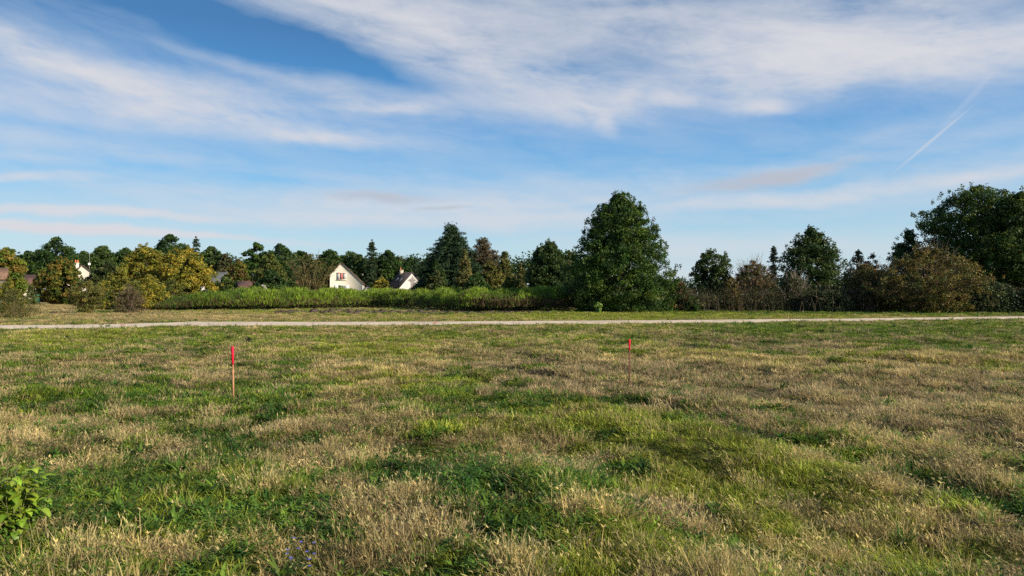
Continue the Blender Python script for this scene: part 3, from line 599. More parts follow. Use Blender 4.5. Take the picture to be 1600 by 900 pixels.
tree('shrub', 'bronze green shrub in front of the golden trees', 'shrub', 268, 84, 434, 24, 'dome', OL, n=110, per=30, ls=.14, leafn='foliage', trunkn='stems', stems=14, group=FS)
tree('sapling', 'small pale green sapling in front of the largest oak', 'sapling', 935, 60, 472, 7.5, 'vase', ((.30,.42,.10),(.20,.30,.06)), n=44, per=26, ls=.08, lump=.1, t0=.3)
tree('seedling', 'small light green seedling at the near edge of the path', 'plant', 161, 34, 504, 9, 'vase', ((.15,.20,.04),(.09,.13,.03)), n=16, per=14, ls=.06, leafn='foliage', trunkn='stem', stems=5, base=518)
tree('bush', 'small dark green bush left of the path seedling', 'shrub', 106, 26, 523, 14, 'dome', ((.05,.09,.025),(.035,.07,.02)), n=30, per=26, ls=.05, leafn='foliage', trunkn='stem', t0=0, base=546)
tree('bush', 'low leafy bush behind the thicker red tipped stake', 'shrub', 388, 24, 525, 13, 'dome', ((.06,.095,.025),(.05,.08,.02)), n=26, per=24, ls=.05, leafn='foliage', trunkn='stem', bare=4, t0=0, base=540)
tree('thistle', 'small grey green thistle tuft alone in the dry grass', 'plant', 1373, 16.0, 566, 5, 'dome', ((.035,.05,.04),), n=12, per=22, ls=.035, leafn='foliage', trunkn='stem', t0=0, base=577)
# clipped hedge at the village edge
hb = MB(); d = 150; x0, x1 = (55-CX)/F*d, (150-CX)/F*d
k = 700; Ch = np.column_stack([rng.uniform(x0, x1, k), d+rng.uniform(-.1, 1.2, k), rng.uniform(.1, 2.3, k)])
leaves(hb, Ch, np.full(k, .3), 14, .22, np.tile([.022, .04, .018], (k, 1)))
tag(hb.build('hedge', M['leaf']), 'clipped dark green hedge before the plum roofed house', 'hedge')
# garden shrub row in front of the dark roofed house
hb = MB(); d = 128; x0, x1 = (630-CX)/F*d, (690-CX)/F*d
k = 240; Ch = np.column_stack([rng.uniform(x0, x1, k), d+rng.uniform(0, 1.2, k), rng.uniform(.1, 2.2, k)])
leaves(hb, Ch, np.full(k, .3), 14, .2, np.tile([.045, .085, .02], (k, 1)))
tag(hb.build('hedge', M['leaf']), 'mid green garden hedge below the grey white gable', 'hedge')

def mass(name, label, x0, x1, d0, d1, ztop, k, sig, per, ls, cols, matn='leaf', zfun=None):
    b = MB(); x = rng.uniform(x0, x1, k); y = rng.uniform(d0, d1, k)
    zz = ztop*(.7+.6*fbm(x/9, y/9, 91, 3)) if zfun is None else zfun(x, y)
    z = zz*np.sqrt(rng.random(k)); cols = np.array(cols); c = cols[rng.integers(0, len(cols), k)]*rng.uniform(.75, 1.25, (k, 1))
    leaves(b, np.column_stack([x, y, z]), np.full(k, sig), per, ls, c)
    return tag(b.build(name, M[matn]), label, None, 'stuff')
mass('distant_woodland', 'dark far woodland closing the horizon behind the village', -190, 30, 200, 225, 11.6, 3200, 1.4, 22, .9, DK)
mass('far_treeline', 'low far treeline on the horizon behind the right thicket', 20, 420, 380, 400, 9, 1300, 2.2, 18, 1.5, DK)
def uz(x, y): return 2.1*(.6+.7*fbm(x/2.5, y/2.5, 95, 3))
mass('undergrowth', 'brown brambles and dead stems low along the thicket', 15.5, 62, 66, 71, 2, 1500, .3, 26, .11, ((.055,.045,.028),(.05,.055,.02),(.075,.055,.03),(.04,.055,.018)), zfun=uz)
# dead stems in the undergrowth
b = MB()
for _ in range(260):
    x = rng.uniform(16, 60); y = rng.uniform(64.6, 67.5); L = rng.uniform(.5, 1.7)
    p0 = np.array([x, y, float(H(x, y))]); limb(b, p0, p0+[rng.normal(0, .3), rng.normal(0, .3), L], .018, .006, .05, 4, 3, np.array([.085, .065, .05])*rng.uniform(.5, 1.3))
tag(b.build('dead_stems', M['twig']), 'thin dead brown stems standing before the thicket', None, 'stuff')

# ------------------------------------------------------------------ broom thicket
BL = [(225,484.5,461),(245,485,458),(300,485,452),(360,484.5,450),(430,484,449),(500,482.5,452),(580,481,453),(640,482,452),(680,485,452),(720,487,451),(800,487.5,450),(860,486.5,450),(885,486,451),(905,486,455)]
bl = np.array(BL)
def broom():
    b = MB(); k = 26000
    px = rng.uniform(225, 905, k); by = np.interp(px, bl[:, 0], bl[:, 1]); ty = np.interp(px, bl[:, 0], bl[:, 2])
    d0 = EYE*F/(by-HY); u_ = rng.random(k)**1.6; dep = u_*11
    hgt = EYE+(HY-ty)/F*d0
    x = (px-CX)/F*d0; y = d0+dep+1.2*(fbm(x/2.4, x*0+3, 41, 2)-.5)
    lum = sstep(.25, .75, fbm(x/1.6, y/1.9, 43, 3))
    top = hgt*(.66+.32*lum)+dep*.035
    top *= np.clip(.62+dep*.35, 0, 1)
    top *= 1-(.32*sstep(.45, .75, fbm(x/3.2, y*0+2, 47, 3))+.10*rng.random(k))*sstep(500, 440, px)-.12*sstep(.5, .8, fbm(x/2.0, y/4, 48, 3))
    front = dep < 1.2
    z = np.where(front, top*rng.uniform(.28, .93, k), top*rng.uniform(.65, .92, k))
    L = rng.uniform(.3, .8, k)*np.where(rng.random(k) < .12, 1.7, 1)*(.7+.5*vnoise(x*2, y*2, 8)); z = np.maximum(z, .02)
    L = np.minimum(L, np.maximum(top*1.12-z, .2))
    a = rng.uniform(0, 6.283, k); le = np.abs(rng.normal(.22, .22, k))
    brown = (px > 735) & (z < hgt*.5) & (rng.random(k) < .8) | ((z < hgt*.42) & (rng.random(k) < .4)) | (rng.random(k) < .10)
    gcol = lerp(np.array([.055, .12, .015]), np.array([.22, .32, .03]), np.clip(lum*.8*sstep(240, 420, px)+.1*(z/hgt)+rng.normal(0, .22, k), 0, 1))
    bcol = np.array([.13, .095, .05])[None]*rng.uniform(.5, 1.2, (k, 1))
    c = np.where(brown[:, None], bcol, gcol)
    for r_ in range(5):   # five blades per spray
        aa = a+rng.normal(0, 1.2, k); ll = le+rng.normal(0, .14, k); w = rng.uniform(.012, .028, k); LL = L*rng.uniform(.6, 1.1, k)
        o = np.column_stack([x+rng.normal(0, .07, k), y+rng.normal(0, .07, k), z])
        dr = np.column_stack([np.sin(ll)*np.cos(aa), np.sin(ll)*np.sin(aa), np.cos(ll)]); th = rng.uniform(0, 6.283, k)
        sd = np.column_stack([np.cos(th), np.sin(th), th*0])*w[:, None]
        tip = o+dr*LL[:, None]; mid = o+dr*LL[:, None]*.5
        V = np.stack([o-sd*.5, mid-sd, tip, mid+sd], 1).reshape(-1, 3); i0 = np.arange(k)*4
        b.add(V, np.stack([i0, i0+1, i0+2, i0+3], 1), C=np.repeat(c*rng.uniform(.75, 1.3, (k, 1)), 4, 0))
    return b
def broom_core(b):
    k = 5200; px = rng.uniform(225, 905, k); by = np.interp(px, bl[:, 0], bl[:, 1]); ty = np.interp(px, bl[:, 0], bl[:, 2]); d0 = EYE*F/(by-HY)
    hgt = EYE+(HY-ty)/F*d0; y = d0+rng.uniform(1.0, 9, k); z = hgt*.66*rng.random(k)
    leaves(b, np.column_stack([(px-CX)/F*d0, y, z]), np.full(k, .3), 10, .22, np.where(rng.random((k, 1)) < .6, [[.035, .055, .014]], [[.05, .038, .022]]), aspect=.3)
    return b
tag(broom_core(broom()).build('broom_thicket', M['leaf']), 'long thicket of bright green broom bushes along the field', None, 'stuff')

# dug earth clods in front of the thicket
b = MB()
for _ in range(260):
    px = rng.uniform(430, 860); py = rng.choice([486.5, 488.5, 490.5])+rng.normal(0, .5)
    if px > 700: py = rng.normal(489, .5)
    x, y = ground_xy(px, py); r_ = rng.uniform(.08, .3)
    v = rng.normal(0, 1, (8, 3)); v /= np.linalg.norm(v, axis=1)[:, None]
    base = np.array([[-1,-1,-.6],[1,-1,-.6],[1,1,-.6],[-1,1,-.6],[-.7,-.7,.7],[.7,-.7,.7],[.7,.7,.7],[-.7,.7,.7]])
    V = (base+v*.5)*r_*[1, 1, .6]+[x, y, float(H(x, y))+.02]
    b.add(V, [[0,3,2,1],[4,5,6,7],[0,1,5,4],[1,2,6,5],[2,3,7,6],[3,0,4,7]])
tag(b.build('earth_clods', solid_mat('dark_earth', (.075, .055, .045), .95, .3, 5)), 'dark clods of dug earth in front of the broom thicket', None, 'stuff')

# ------------------------------------------------------------------ houses
def house(label, px, d, W, L, rz, zl, zr, za, ap, wallm, roofm, hip=False):
    """gable faces local -Y, ridge along local Y. ap: apex position -0.5..0.5 of W"""
    x = (px-CX)/F*d; o = empty('house', label, 'house', (x, d, 0), rz)
    xl, xr, xa = -W/2, W/2, ap*W
    wl = MB()
    def slab(p, q, th, m_, nm):   # roof slab between eave line and ridge line
        pass
    e = .02
    V = [[xl,0,0],[xr,0,0],[xr,0,zr],[xa,0,za],[xl,0,zl],[xl,L,0],[xr,L,0],[xr,L,zr],[xa,L,za],[xl,L,zl]]
    wl.add(V, [[0,5,9,4],[1,2,7,6],[0,1,2,4],[5,9,7,6]], [[4,2,3],[9,8,7]])
    wall = wl.build('wall', M[wallm], o)
    rf = MB(); th = .18; ov = .35; fy = -.3; by = L+.3
    def side(xe, ze, s_):
        dx, dz = xe-xa, ze-za; ln = math.hypot(dx, dz); ux, uz = dx/ln, dz/ln
        xo, zo = xe+ux*ov, ze+uz*ov
        up = np.array([-uz, 0, ux]) if s_ > 0 else np.array([uz, 0, -ux])
        P = [np.array([xa, fy, za+.03]), np.array([xo, fy, zo+.03]), np.array([xo, by, zo+.03]), np.array([xa, by, za+.03])]
        if hip: P[0] = P[0]+[0, W*.45, 0]; P[3] = P[3]-[0, W*.45, 0]
        T_ = [p+up*th for p in P]
        rf.add(P+T_, [[0,1,2,3],[4,7,6,5],[0,4,5,1],[1,5,6,2],[2,6,7,3],[3,7,4,0]])
        return xo, zo
    (a1, b1) = side(xl, zl, -1); (a2, b2) = side(xr, zr, 1)
    if hip:
        ym = W*.45
        rf.add([[a1, fy, b1+.1], [a2, fy, b2+.1], [xa, fy+ym, za+.15]], T=[[0, 1, 2]]); rf.add([[a1, by, b1+.1], [a2, by, b2+.1], [xa, by-ym, za+.15]], T=[[0, 2, 1]])
    roof = rf.build('roof', M[roofm], o)
    return o, wall, roof
def part(name, m, parent, boxes, label=None):
    b = MB()
    for bx in boxes: b.box(*bx)
    o = b.build(name, M[m], parent)
    if label: o['label'] = label
    return o
def chimney(roof, x, y, z, h, m='render', pots=0):
    c = part('chimney', m, roof, [(x, y, z+h/2, .8, .55, h), (x, y, z+h+.05, .95, .7, .12)])
    for i_ in range(pots):
        b = MB(); b.tube([[x-.2+.4*i_, y, z+h+.1], [x-.2+.4*i_, y, z+h+.65]], [.16, .12], 8, cap=True); b.build('chimney_pot', M['pot'], c)
    return c
def window(parent, x, y, z, w, h, shutter=None, blind=None):
    f = part('window', 'glass', parent, [(x, y-.02, z, w, .05, h)])
    fr = [(x+sx*(w/2), y-.04, z, .09, .09, h+.1) for sx in (-1, 1)]+[(x, y-.045, z+sz*h/2, w+.1, .09, .09) for sz in (-1, 1)]+[(x, y-.05, z, .07, .07, h-.1)]
    b = MB()
    for q in fr: b.box(*q)
    b.build('frame', M['white'], f)
    part('sill', 'stone', f, [(x, y-.09, z-h/2-.09, w+.3, .2, .08)])
    if shutter:
        for sx in (-1, 1): part('shutter', shutter, parent, [(x+sx*(w/2+w*.27+.05), y-.06, z, w*.5, .05, h+.08)])
    return f
# cream house
ho, wall, roof = house('cream rendered house with brown roof and two gable windows', 541.5, 165, 7.3, 11, R(10), 5.9, 4.0, 8.6, -.16, 'render', 'roof_brown')
w_ = window(wall, -1.13, 0, 5.7, 2.0, 1.55)
part('blind', 'shutter', w_, [(-1.78, -.09, 5.7, .62, .04, 1.45), (-.48, -.09, 5.7, .62, .04, 1.45)])
part('blind', 'pink', w_, [(-1.13, -.10, 5.7, .55, .05, 1.5), (-1.78, -.12, 6.38, .62, .05, .2), (-.48, -.12, 6.38, .62, .05, .2)], 'pink red cloth blind')
window(wall, -1.1, 0, 3.15, 1.5, 1.0, 'white')
part('gutter_pipe', 'white', wall, [(3.55, -.05, 2, .1, .1, 3.9)])
# red roofed outbuilding
ho, wall, roof = house('low building with red tiled roof and white chimney beside the cream house', 590, 185, 7, 5.6, R(97), 3.0, 3.0, 6.1, 0, 'render', 'roof_red')
chimney(roof, -.3, 3.8, 5.7, 1.5)
ho, wall, roof = house('little pale gabled shed below the red tiled roof', 574.5, 150, 2.0, 3, R(18), 1.9, 1.9, 3.0, 0, 'render2', 'roof_slate')
# dark roofed house
ho, wall, roof = house('small house with dark tiled roof and stained grey white gable', 644, 172, 6.4, 7.5, R(32), 3.2, 3.2, 6.7, 0, 'render2', 'roof_dark')
chimney(roof, -.4, 5.4, 6.3, 1.1, 'stone', 1)
b = MB()
b.add([[-.35, -.012, 2.9], [.45, -.012, 3.0], [.55, -.012, 4.6], [1.1, -.012, 4.9], [.5, -.012, 5.2], [.15, -.012, 6.0], [-.25, -.012, 5.4], [-1.2, -.012, 4.9], [-.45, -.012, 4.5]],
      T=[[0, 1, 2], [0, 2, 8], [8, 2, 6], [2, 4, 6], [2, 3, 4], [6, 4, 5], [8, 6, 7]])
b.build('wall_stain', M['stain'], wall, )
for (yy, ff) in ((2.2, .55), (4.6, .5)):
    xs_ = -3.2*ff; zz = 6.7-3.5*ff; an = math.atan2(3.5, 3.2)
    f_ = MB(); v = np.array([[-.45,-.35,0],[.45,-.35,0],[.45,.35,0],[-.45,.35,0]]); ca, sa = math.cos(-an), math.sin(-an)
    vv = [[xs_+q[0]*math.cos(an)-.22*math.sin(an)*1, yy+q[1], zz+q[0]*math.sin(an)+.22*math.cos(an)+.12] for q in v]
    vt = [[p[0]-.05, p[1], p[2]+.04] for p in vv]
    f_.add(vv+vt, [[0,3,2,1],[4,5,6,7],[0,1,5,4],[1,2,6,5],[2,3,7,6],[3,0,4,7]]); f_.build('skylight', M['metal'], roof)
# orange roof behind the sparse shrub
house('low building with orange brown roof behind the sparse shrub', 464, 150, 5, 3.6, R(103), 2.4, 2.4, 4.4, 0, 'render', 'roof_red')
# slate roof
ho, wall, roof = house('building with grey slate roof and white gable edge', 354, 150, 6, 4.4, R(104), 3.6, 3.6, 6.0, 0, 'render2', 'roof_slate')
part('verge_board', 'white', roof, [(-1.4, -.36, 5.1, 3.2, .12, .3)])
house('building with dark purple brown roof behind the olive trees', 398, 135, 6, 3.5, R(107), 2.0, 2.0, 3.9, 0, 'stone', 'roof_purple')
# white house with chimney, largely hidden
ho, wall, roof = house('white gabled house with tall chimney hidden among trees', 134, 145, 6.4, 9, R(30), 4.0, 4.0, 7.3, -.1, 'render', 'roof_brown')
chimney(roof, -1.6, 1.5, 5.8, 2.0, 'render', 2)
b = MB(); b.tube([[.6, 1.2, 6.6], [.6, 1.2, 10.0]], .03, 5); b.tube([[0, 1.2, 9.8], [1.2, 1.2, 9.8]], .025, 4)
for q in np.linspace(.1, 1.1, 5): b.tube([[q, .9, 9.8], [q, 1.5, 9.8]], .015, 3)
b.build('antenna', M['metal'], roof)
b = MB(); th = np.linspace(0, 6.283, 17)[:-1]
Vd = [[.6, 1.0, 7.7]]+[[.6+.24*math.cos(t_), .92, 7.7+.24*math.sin(t_)] for t_ in th]; b.add(Vd, T=[[0, 1+j, 1+(j+1) % 16] for j in range(16)]); b.build('satellite_dish', M['white'], roof)
window(wall, .5, 0, 4.2, 1.0, 1.1)
# plum roof house
ho, wall, roof = house('long low house with plum brown hipped roof behind the hedge', 80, 155, 7, 8.6, R(119), 3.2, 3.2, 5.6, 0, 'render', 'roof_purple', hip=True)
ho, wall, roof = house('house with orange brown roof cut by the left edge', 9, 112, 6, 9, R(122), 3.9, 3.9, 5.5, 0, 'stone', 'roof_orange')
b = MB(); b.box((56-CX)/F*140, 140, .8, .9, .9, 1.6)
b.box((56-CX)/F*140, 140, 1.64, 1.0, 1.0, .08)
tag(b.build('water_butt', M['green_paint']), 'small dark green box at the end of the clipped hedge', 'water butt')

# ------------------------------------------------------------------ stakes
def stake(label, px, py_base, py_top, wpx, redfrac, lean, tie):
    x, y = ground_xy(px, py_base); z = float(H(x, y)); h = zt(py_top, y)-z
    o = empty('marker_stake', label, 'stake', (x, y, z), .2, 'red tipped marker stakes'); o.rotation_euler = (0, lean, R(12))
    w = wpx/F*y
    b = MB(); zr = h*(1-redfrac)
    b.tube([[0, 0, -.1], [.002, 0, zr*.5], [0, 0, zr]], [w*.42, w*.45, w*.45], 4, cap=True); b.build('post', M['wood'] if tie else M['dark_wood'], o)
    b = MB(); b.tube([[0, 0, zr], [0, 0, h-.01], [0, 0, h]], [w*.5, w*.62, w*.5], 4, cap=True); b.build('painted_tip', M['redpaint'], o)
    if tie:
        b = MB()
        for zz in (zr-.02, zr-.045, zr-.075):
            P = [[w*.7*math.cos(t_), w*.7*math.sin(t_), zz+.004*t_] for t_ in np.linspace(0, 6.283, 13)]; b.tube(P, .003, 4)
        b.tube([[-w*.6, 0, zr-.07], [-w*2.2, 0, zr-.08]], .002, 4); b.build('wire_tie', M['wire'], o)
stake('thicker wooden stake with red painted top and wire wrapped below', 365, 622, 541.5, 3.7, .33, R(-1.0), True)
stake('thinner dark stake with short red tip in the dry grass', 983, 604, 530, 2.7, .25, R(.3), False)
# litter
def scrap(name, label, cat, px, py, s_, m, group=None, lift=.05):
    x, y = ground_xy(px, py); z = float(H(x, y))+lift; b = MB()
    g_ = 5; q = np.array([[i_/(g_-1)-.5, j_/(g_-1)-.5] for i_ in range(g_) for j_ in range(g_)])
    zz = rng.uniform(0, .35, len(q))*s_; V = np.column_stack([x+q[:, 0]*s_*1.5, y+q[:, 1]*s_, z+zz])
    V = np.vstack([V, V-[0, 0, .002]]); Q = [[i_*g_+j_, (i_+1)*g_+j_, (i_+1)*g_+j_+1, i_*g_+j_+1] for i_ in range(g_-1) for j_ in range(g_-1)]
    b.add(V, Q+[[c+g_*g_ for c in reversed(f)] for f in Q]); tag(b.build(name, M[m]), label, cat, None, group)
scrap('paper_scrap', 'crumpled white paper lying right of the thistle', 'litter', 1431, 570, .10, 'litter')
scrap('paper_scrap', 'tiny white scrap in the dry grass below the thistle', 'litter', 1365, 618, .05, 'litter')
scrap('red_rag', 'small red scrap on the grass left of the thinner stake', 'litter', 970, 605, .035, 'redpaint', lift=.1)
scrap('red_marker', 'small red mark on the gravel path at left', 'marker', 192, 509, .12, 'redpaint', lift=.03)
scrap('red_marker', 'small red mark on the gravel path near its middle', 'marker', 680, 506, .14, 'redpaint', lift=.03)
# dead stick and fallen twig
b = MB(); x, y = ground_xy(1289, 580); z = float(H(x, y)); limb(b, [x, y, z], [x+.11, y, z+.22], .008, .003, .03, 5, 4, np.array([.06, .05, .04]))
limb(b, [x+.05, y, z+.1], [x+.12, y, z+.13], .004, .002, .03, 4, 3, np.array([.06, .05, .04]))
tag(b.build('dead_stick', M['twig']), 'thin dark stick leaning up out of the dry grass', 'stick')
b = MB(); x, y = ground_xy(545, 645); z = float(H(x, y))+.14; limb(b, [x, y, z], [x+.42, y+.05, z+.02], .007, .003, .03, 6, 4, np.array([.14, .09, .06])); limb(b, [x+.15, y, z+.03], [x+.28, y, z+.1], .004, .002, .03, 4, 3, np.array([.14, .09, .06]))
tag(b.build('fallen_twig', M['twig']), 'fallen brown twig lying on the grass tops', 'twig')

# ------------------------------------------------------------------ near plants
def leafy_plant():
    x, y = (28-CX)/F*4.7, 4.7; z = float(H(x, y))
    o = empty('leafy_seedling', 'bright yellow green leafy seedling with heart shaped leaves', 'plant', (x, y, z)); sc_ = (zt(728, y)-z)/.47; o.scale = (min(sc_, 1.25), min(sc_, 1.25), sc_)
    st = MB(); tips_ = []
    for k in range(52):
        a_ = rng.uniform(0, 6.283); le = rng.uniform(.05, .62); L = rng.uniform(.30, .50); b0_ = rng.normal(0, .035, 2)
        e = np.array([b0_[0]+L*math.sin(le)*math.cos(a_), b0_[1]+L*math.sin(le)*math.sin(a_), L*math.cos(le)])
        limb(st, [b0_[0], b0_[1], 0], e, .004, .002, .04, 5, 4, np.array([.13, .14, .05]))
        for t_ in np.linspace(.2, 1, 10): tips_.append((np.array([b0_[0], b0_[1], 0])*(1-t_)+e*t_+[0, 0, math.sin(t_*math.pi)*L*.1], a_))
    st.build('stems', M['twig'], o)
    lf = MB()
    for (p, a_) in tips_:
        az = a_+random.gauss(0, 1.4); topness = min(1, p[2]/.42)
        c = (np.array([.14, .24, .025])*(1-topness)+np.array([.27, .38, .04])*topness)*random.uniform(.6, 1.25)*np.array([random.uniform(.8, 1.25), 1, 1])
        L = random.uniform(.04, .085); W = L*random.uniform(.6, .85); el = random.uniform(-.5, .9); dr = random.uniform(.2, 1.4)
        t = np.array([0, .12, .35, .6, .82, 1.]); wd = np.array([.35, .85, 1, .75, .38, 0])*W/2
        e_ = el-dr*t; pos = [np.zeros(2)]
        for j in range(5): pos.append(pos[-1]+np.array([math.cos(e_[j]), math.sin(e_[j])])*L*(t[j+1]-t[j]))
        pos = np.array(pos); ca, sa = math.cos(az), math.sin(az)
        P = np.stack([p[0]+pos[:, 0]*ca, p[1]+pos[:, 0]*sa, p[2]+pos[:, 1]], 1); side = np.array([-sa, ca, 0]); up = np.array([0, 0, .3])
        Lf = P+(-side+up)*wd[:, None]; Rt = P+(side+up)*wd[:, None]; V = np.vstack([P, Lf, Rt])
        Q = [[j, j+1, 6+j+1, 6+j] for j in range(5)]+[[j, 12+j, 12+j+1, j+1] for j in range(5)]
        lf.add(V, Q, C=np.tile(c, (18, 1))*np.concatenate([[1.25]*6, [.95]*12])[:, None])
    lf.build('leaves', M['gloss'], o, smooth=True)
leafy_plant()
def blade_clump(label, px, py, nb, L, w, c):
    x, y = ground_xy(px, py); z = float(H(x, y)); b = MB()
    for _ in range(nb):
        t = tint(.7, 1.3, .1)*np.array(c); blade(b, random.gauss(0, .02), random.gauss(0, .02), random.uniform(0, 6.28), abs(random.gauss(.45, .25)), L*random.uniform(.6, 1.1), w, random.uniform(.2, .9), t*.7, t)
    b_ = b.build('grass_clump', M['leaf']); b_.location = (x, y, z); tag(b_, label, 'grass clump')
blade_clump('spiky bright green grass clump in the right foreground', 1413, 836, 30, .2, .011, (.12, .22, .04))
blade_clump('upright light green grass clump near the bottom right', 1540, 818, 10, .14, .012, (.17, .27, .05))
def flowers():
    x, y = ground_xy(468, 893); z = float(H(x, y))
    o = empty('blue_wildflower', 'blue flowering wild plant at the bottom of the meadow', 'flower', (x, y, z))
    st = MB()
    for k in range(13):
        pe = MB()
        hx, hz = random.uniform(-.08, .08), random.uniform(.05, .20); hy = random.uniform(-.06, .10)
        limb(st, [0, 0, 0], [hx, hy, hz], .002, .001, .04, 4, 3, np.array([.10, .15, .05]))
        for j in range(9):
            a_ = j*6.283/9; leafshape(pe, (hx, hy, hz), a_, .35, .013, .007, .2, np.array([.16, .17, .62])*random.uniform(.8, 1.2))
        pe.build('flower_head', M['leaf'], o)
    for k in range(26): leafshape(st, (random.gauss(0, .03), random.gauss(0, .03), .01), random.uniform(0, 6.28), random.uniform(.2, 1.1), random.uniform(.05, .11), .018, .8, np.array([.07, .14, .04])*random.uniform(.8, 1.3))
    st.build('stems', M['leaf'], o)
flowers()

# ------------------------------------------------------------------ sky
w = bpy.data.worlds.new('World'); S.world = w; w.use_nodes = True; nt = w.node_tree
for n_ in list(nt.nodes): nt.nodes.remove(n_)
out = N(nt, 'ShaderNodeOutputWorld'); bg = N(nt, 'ShaderNodeBackground'); bg.inputs[1].default_value = .10
sky = N(nt, 'ShaderNodeTexSky', sky_type='NISHITA'); sky.sun_disc = False; sky.sun_elevation = SUN_EL; sky.sun_rotation = SUN_AZ; sky.air_density = 1.0; sky.dust_density = .6; sky.ozone_density = 2.0
L_ = nt.links.new
def mth(op, a, b=None, c=None, clamp=False):
    n_ = N(nt, 'ShaderNodeMath', operation=op, use_clamp=clamp)
    for k, v in enumerate((a, b, c)):
        if v is None: continue
        if isinstance(v, (int, float)): n_.inputs[k].default_value = v
        else: L_(v, n_.inputs[k])
    return n_.outputs[0]
tc = N(nt, 'ShaderNodeTexCoord'); nrm = N(nt, 'ShaderNodeVectorMath', operation='NORMALIZE'); L_(tc.outputs['Generated'], nrm.inputs[0])
sep = N(nt, 'ShaderNodeSeparateXYZ'); L_(nrm.outputs[0], sep.inputs[0])
az = mth('ARCTAN2', sep.outputs[0], sep.outputs[1]); el = mth('ARCSINE', sep.outputs[2])
cb = N(nt, 'ShaderNodeCombineXYZ'); L_(az, cb.inputs[0]); L_(el, cb.inputs[1]); AE = cb.outputs[0]
def noise(vec, scale, det=6, rough=.55, rot=0, st=(1, 1, 1), off=(0, 0, 0), dist=0):
    mp = N(nt, 'ShaderNodeMapping', vector_type='POINT')
    # rotate first, then scale
    r_ = N(nt, 'ShaderNodeVectorRotate', rotation_type='Z_AXIS'); r_.inputs['Angle'].default_value = rot; L_(vec, r_.inputs['Vector'])
    mp.inputs['Scale'].default_value = st; mp.inputs['Location'].default_value = off; L_(r_.outputs[0], mp.inputs[0])
    n_ = N(nt, 'ShaderNodeTexNoise'); n_.inputs['Scale'].default_value = scale; n_.inputs['Detail'].default_value = det; n_.inputs['Roughness'].default_value = rough; n_.inputs['Distortion'].default_value = dist
    L_(mp.outputs[0], n_.inputs['Vector']); return n_
# domain warp
wn = noise(AE, 5, 4, .55, 0, (1, 2, 1))
ws = N(nt, 'ShaderNodeVectorMath', operation='SUBTRACT'); L_(wn.outputs['Color'], ws.inputs[0]); ws.inputs[1].default_value = (.5, .5, .5)
wm = N(nt, 'ShaderNodeVectorMath', operation='MULTIPLY'); L_(ws.outputs[0], wm.inputs[0]); wm.inputs[1].default_value = (.12, .045, 0)
wa = N(nt, 'ShaderNodeVectorMath', operation='ADD'); L_(AE, wa.inputs[0]); L_(wm.outputs[0], wa.inputs[1]); AW = wa.outputs[0]
def sk(px, py):
    a_ = (px-CX)/F; e_ = (HY-py)/F; return math.atan(a_), math.atan(e_*math.cos(math.atan(a_)))
def blob(px, py, hl, hw, ang, vec=None, soft=1.0):
    """ang in degrees, positive = falls to the right in the picture"""
    a_, e_ = sk(px, py)
    v = N(nt, 'ShaderNodeVectorMath', operation='SUBTRACT'); L_(vec if vec is not None else AW, v.inputs[0]); v.inputs[1].default_value = (a_, e_, 0)
    r_ = N(nt, 'ShaderNodeVectorRotate', rotation_type='Z_AXIS'); r_.inputs['Angle'].default_value = R(ang); L_(v.outputs[0], r_.inputs['Vector'])
    m_ = N(nt, 'ShaderNodeVectorMath', operation='MULTIPLY'); L_(r_.outputs[0], m_.inputs[0]); m_.inputs[1].default_value = (F/hl, F/hw, 0)
    ln = N(nt, 'ShaderNodeVectorMath', operation='LENGTH'); L_(m_.outputs[0], ln.inputs[0])
    mr = N(nt, 'ShaderNodeMapRange', interpolation_type='SMOOTHSTEP'); mr.inputs[1].default_value = 1.55; mr.inputs[2].default_value = 1.55-1.55*soft; mr.inputs[3].default_value = 0; mr.inputs[4].default_value = 1
    L_(ln.outputs['Value'], mr.inputs[0]); return mr.outputs[0]
BLOBS = [ # px, py, half length, half width, fall angle, strength
 (600,25,330,40,19,0.55),(780,95,270,50,15,0.5),(880,160,130,26,7,0.5),(936,182,34,16,50,0.6),(975,145,30,14,-30,0.35),(900,30,420,60,4,0.42),(1000,15,500,40,0,0.2),(1330,60,330,66,0,0.75),(1500,85,220,56,6,0.35),
 (1060,152,52,13,4,0.7),(1150,110,200,44,0,0.32),(1185,150,60,20,7,0.4),(1200,160,30,10,5,0.5),(1285,132,34,16,0,0.5),(1480,95,150,22,7,0.4),(1250,100,260,34,0,0.3),(1560,110,120,34,6,0.3),(730,170,200,24,6,0.35),
 (70,85,150,14,9,0.45),(140,110,140,12,13,0.35),(170,140,240,44,4,0.42),(350,150,330,34,7,0.45),(600,166,80,12,3,0.6),(480,130,200,12,11,0.3),(430,198,240,14,5,0.5),(300,185,260,20,3,0.3),(540,125,140,20,9,0.25),(60,150,170,50,4,0.25),(505,208,70,9,-6,0.4),
 (120,230,320,20,4,0.35),(90,255,160,9,5,0.3),(20,276,90,6,-3,0.6),(120,330,190,6,1,1.0),(60,350,110,7,0,0.4),(210,360,260,6,2,1.1),(720,322,440,24,-1,.85),(600,350,330,11,1,0.5),(1000,345,260,12,0,0.3),(1300,305,380,12,-3,.7),(1000,280,460,15,-1,0.35),(350,300,300,14,2,0.2),
 (1130,385,260,20,0,0.35),(1060,430,200,16,0,0.4),(1550,270,200,30,-8,0.4),(1520,215,200,12,-8,0.3),(1300,240,260,16,-10,0.2),(1570,5,130,18,0,-0.3),(1040,98,120,15,4,-0.42),(430,62,220,34,12,-0.5),(500,30,160,16,11,0.12),
]
acc = None
for (a1_, a2_, hl, hw_, an, stg) in BLOBS:
    v = mth('MULTIPLY', blob(a1_, a2_, hl, hw_, an), stg); acc = v if acc is None else mth('ADD', acc, v)
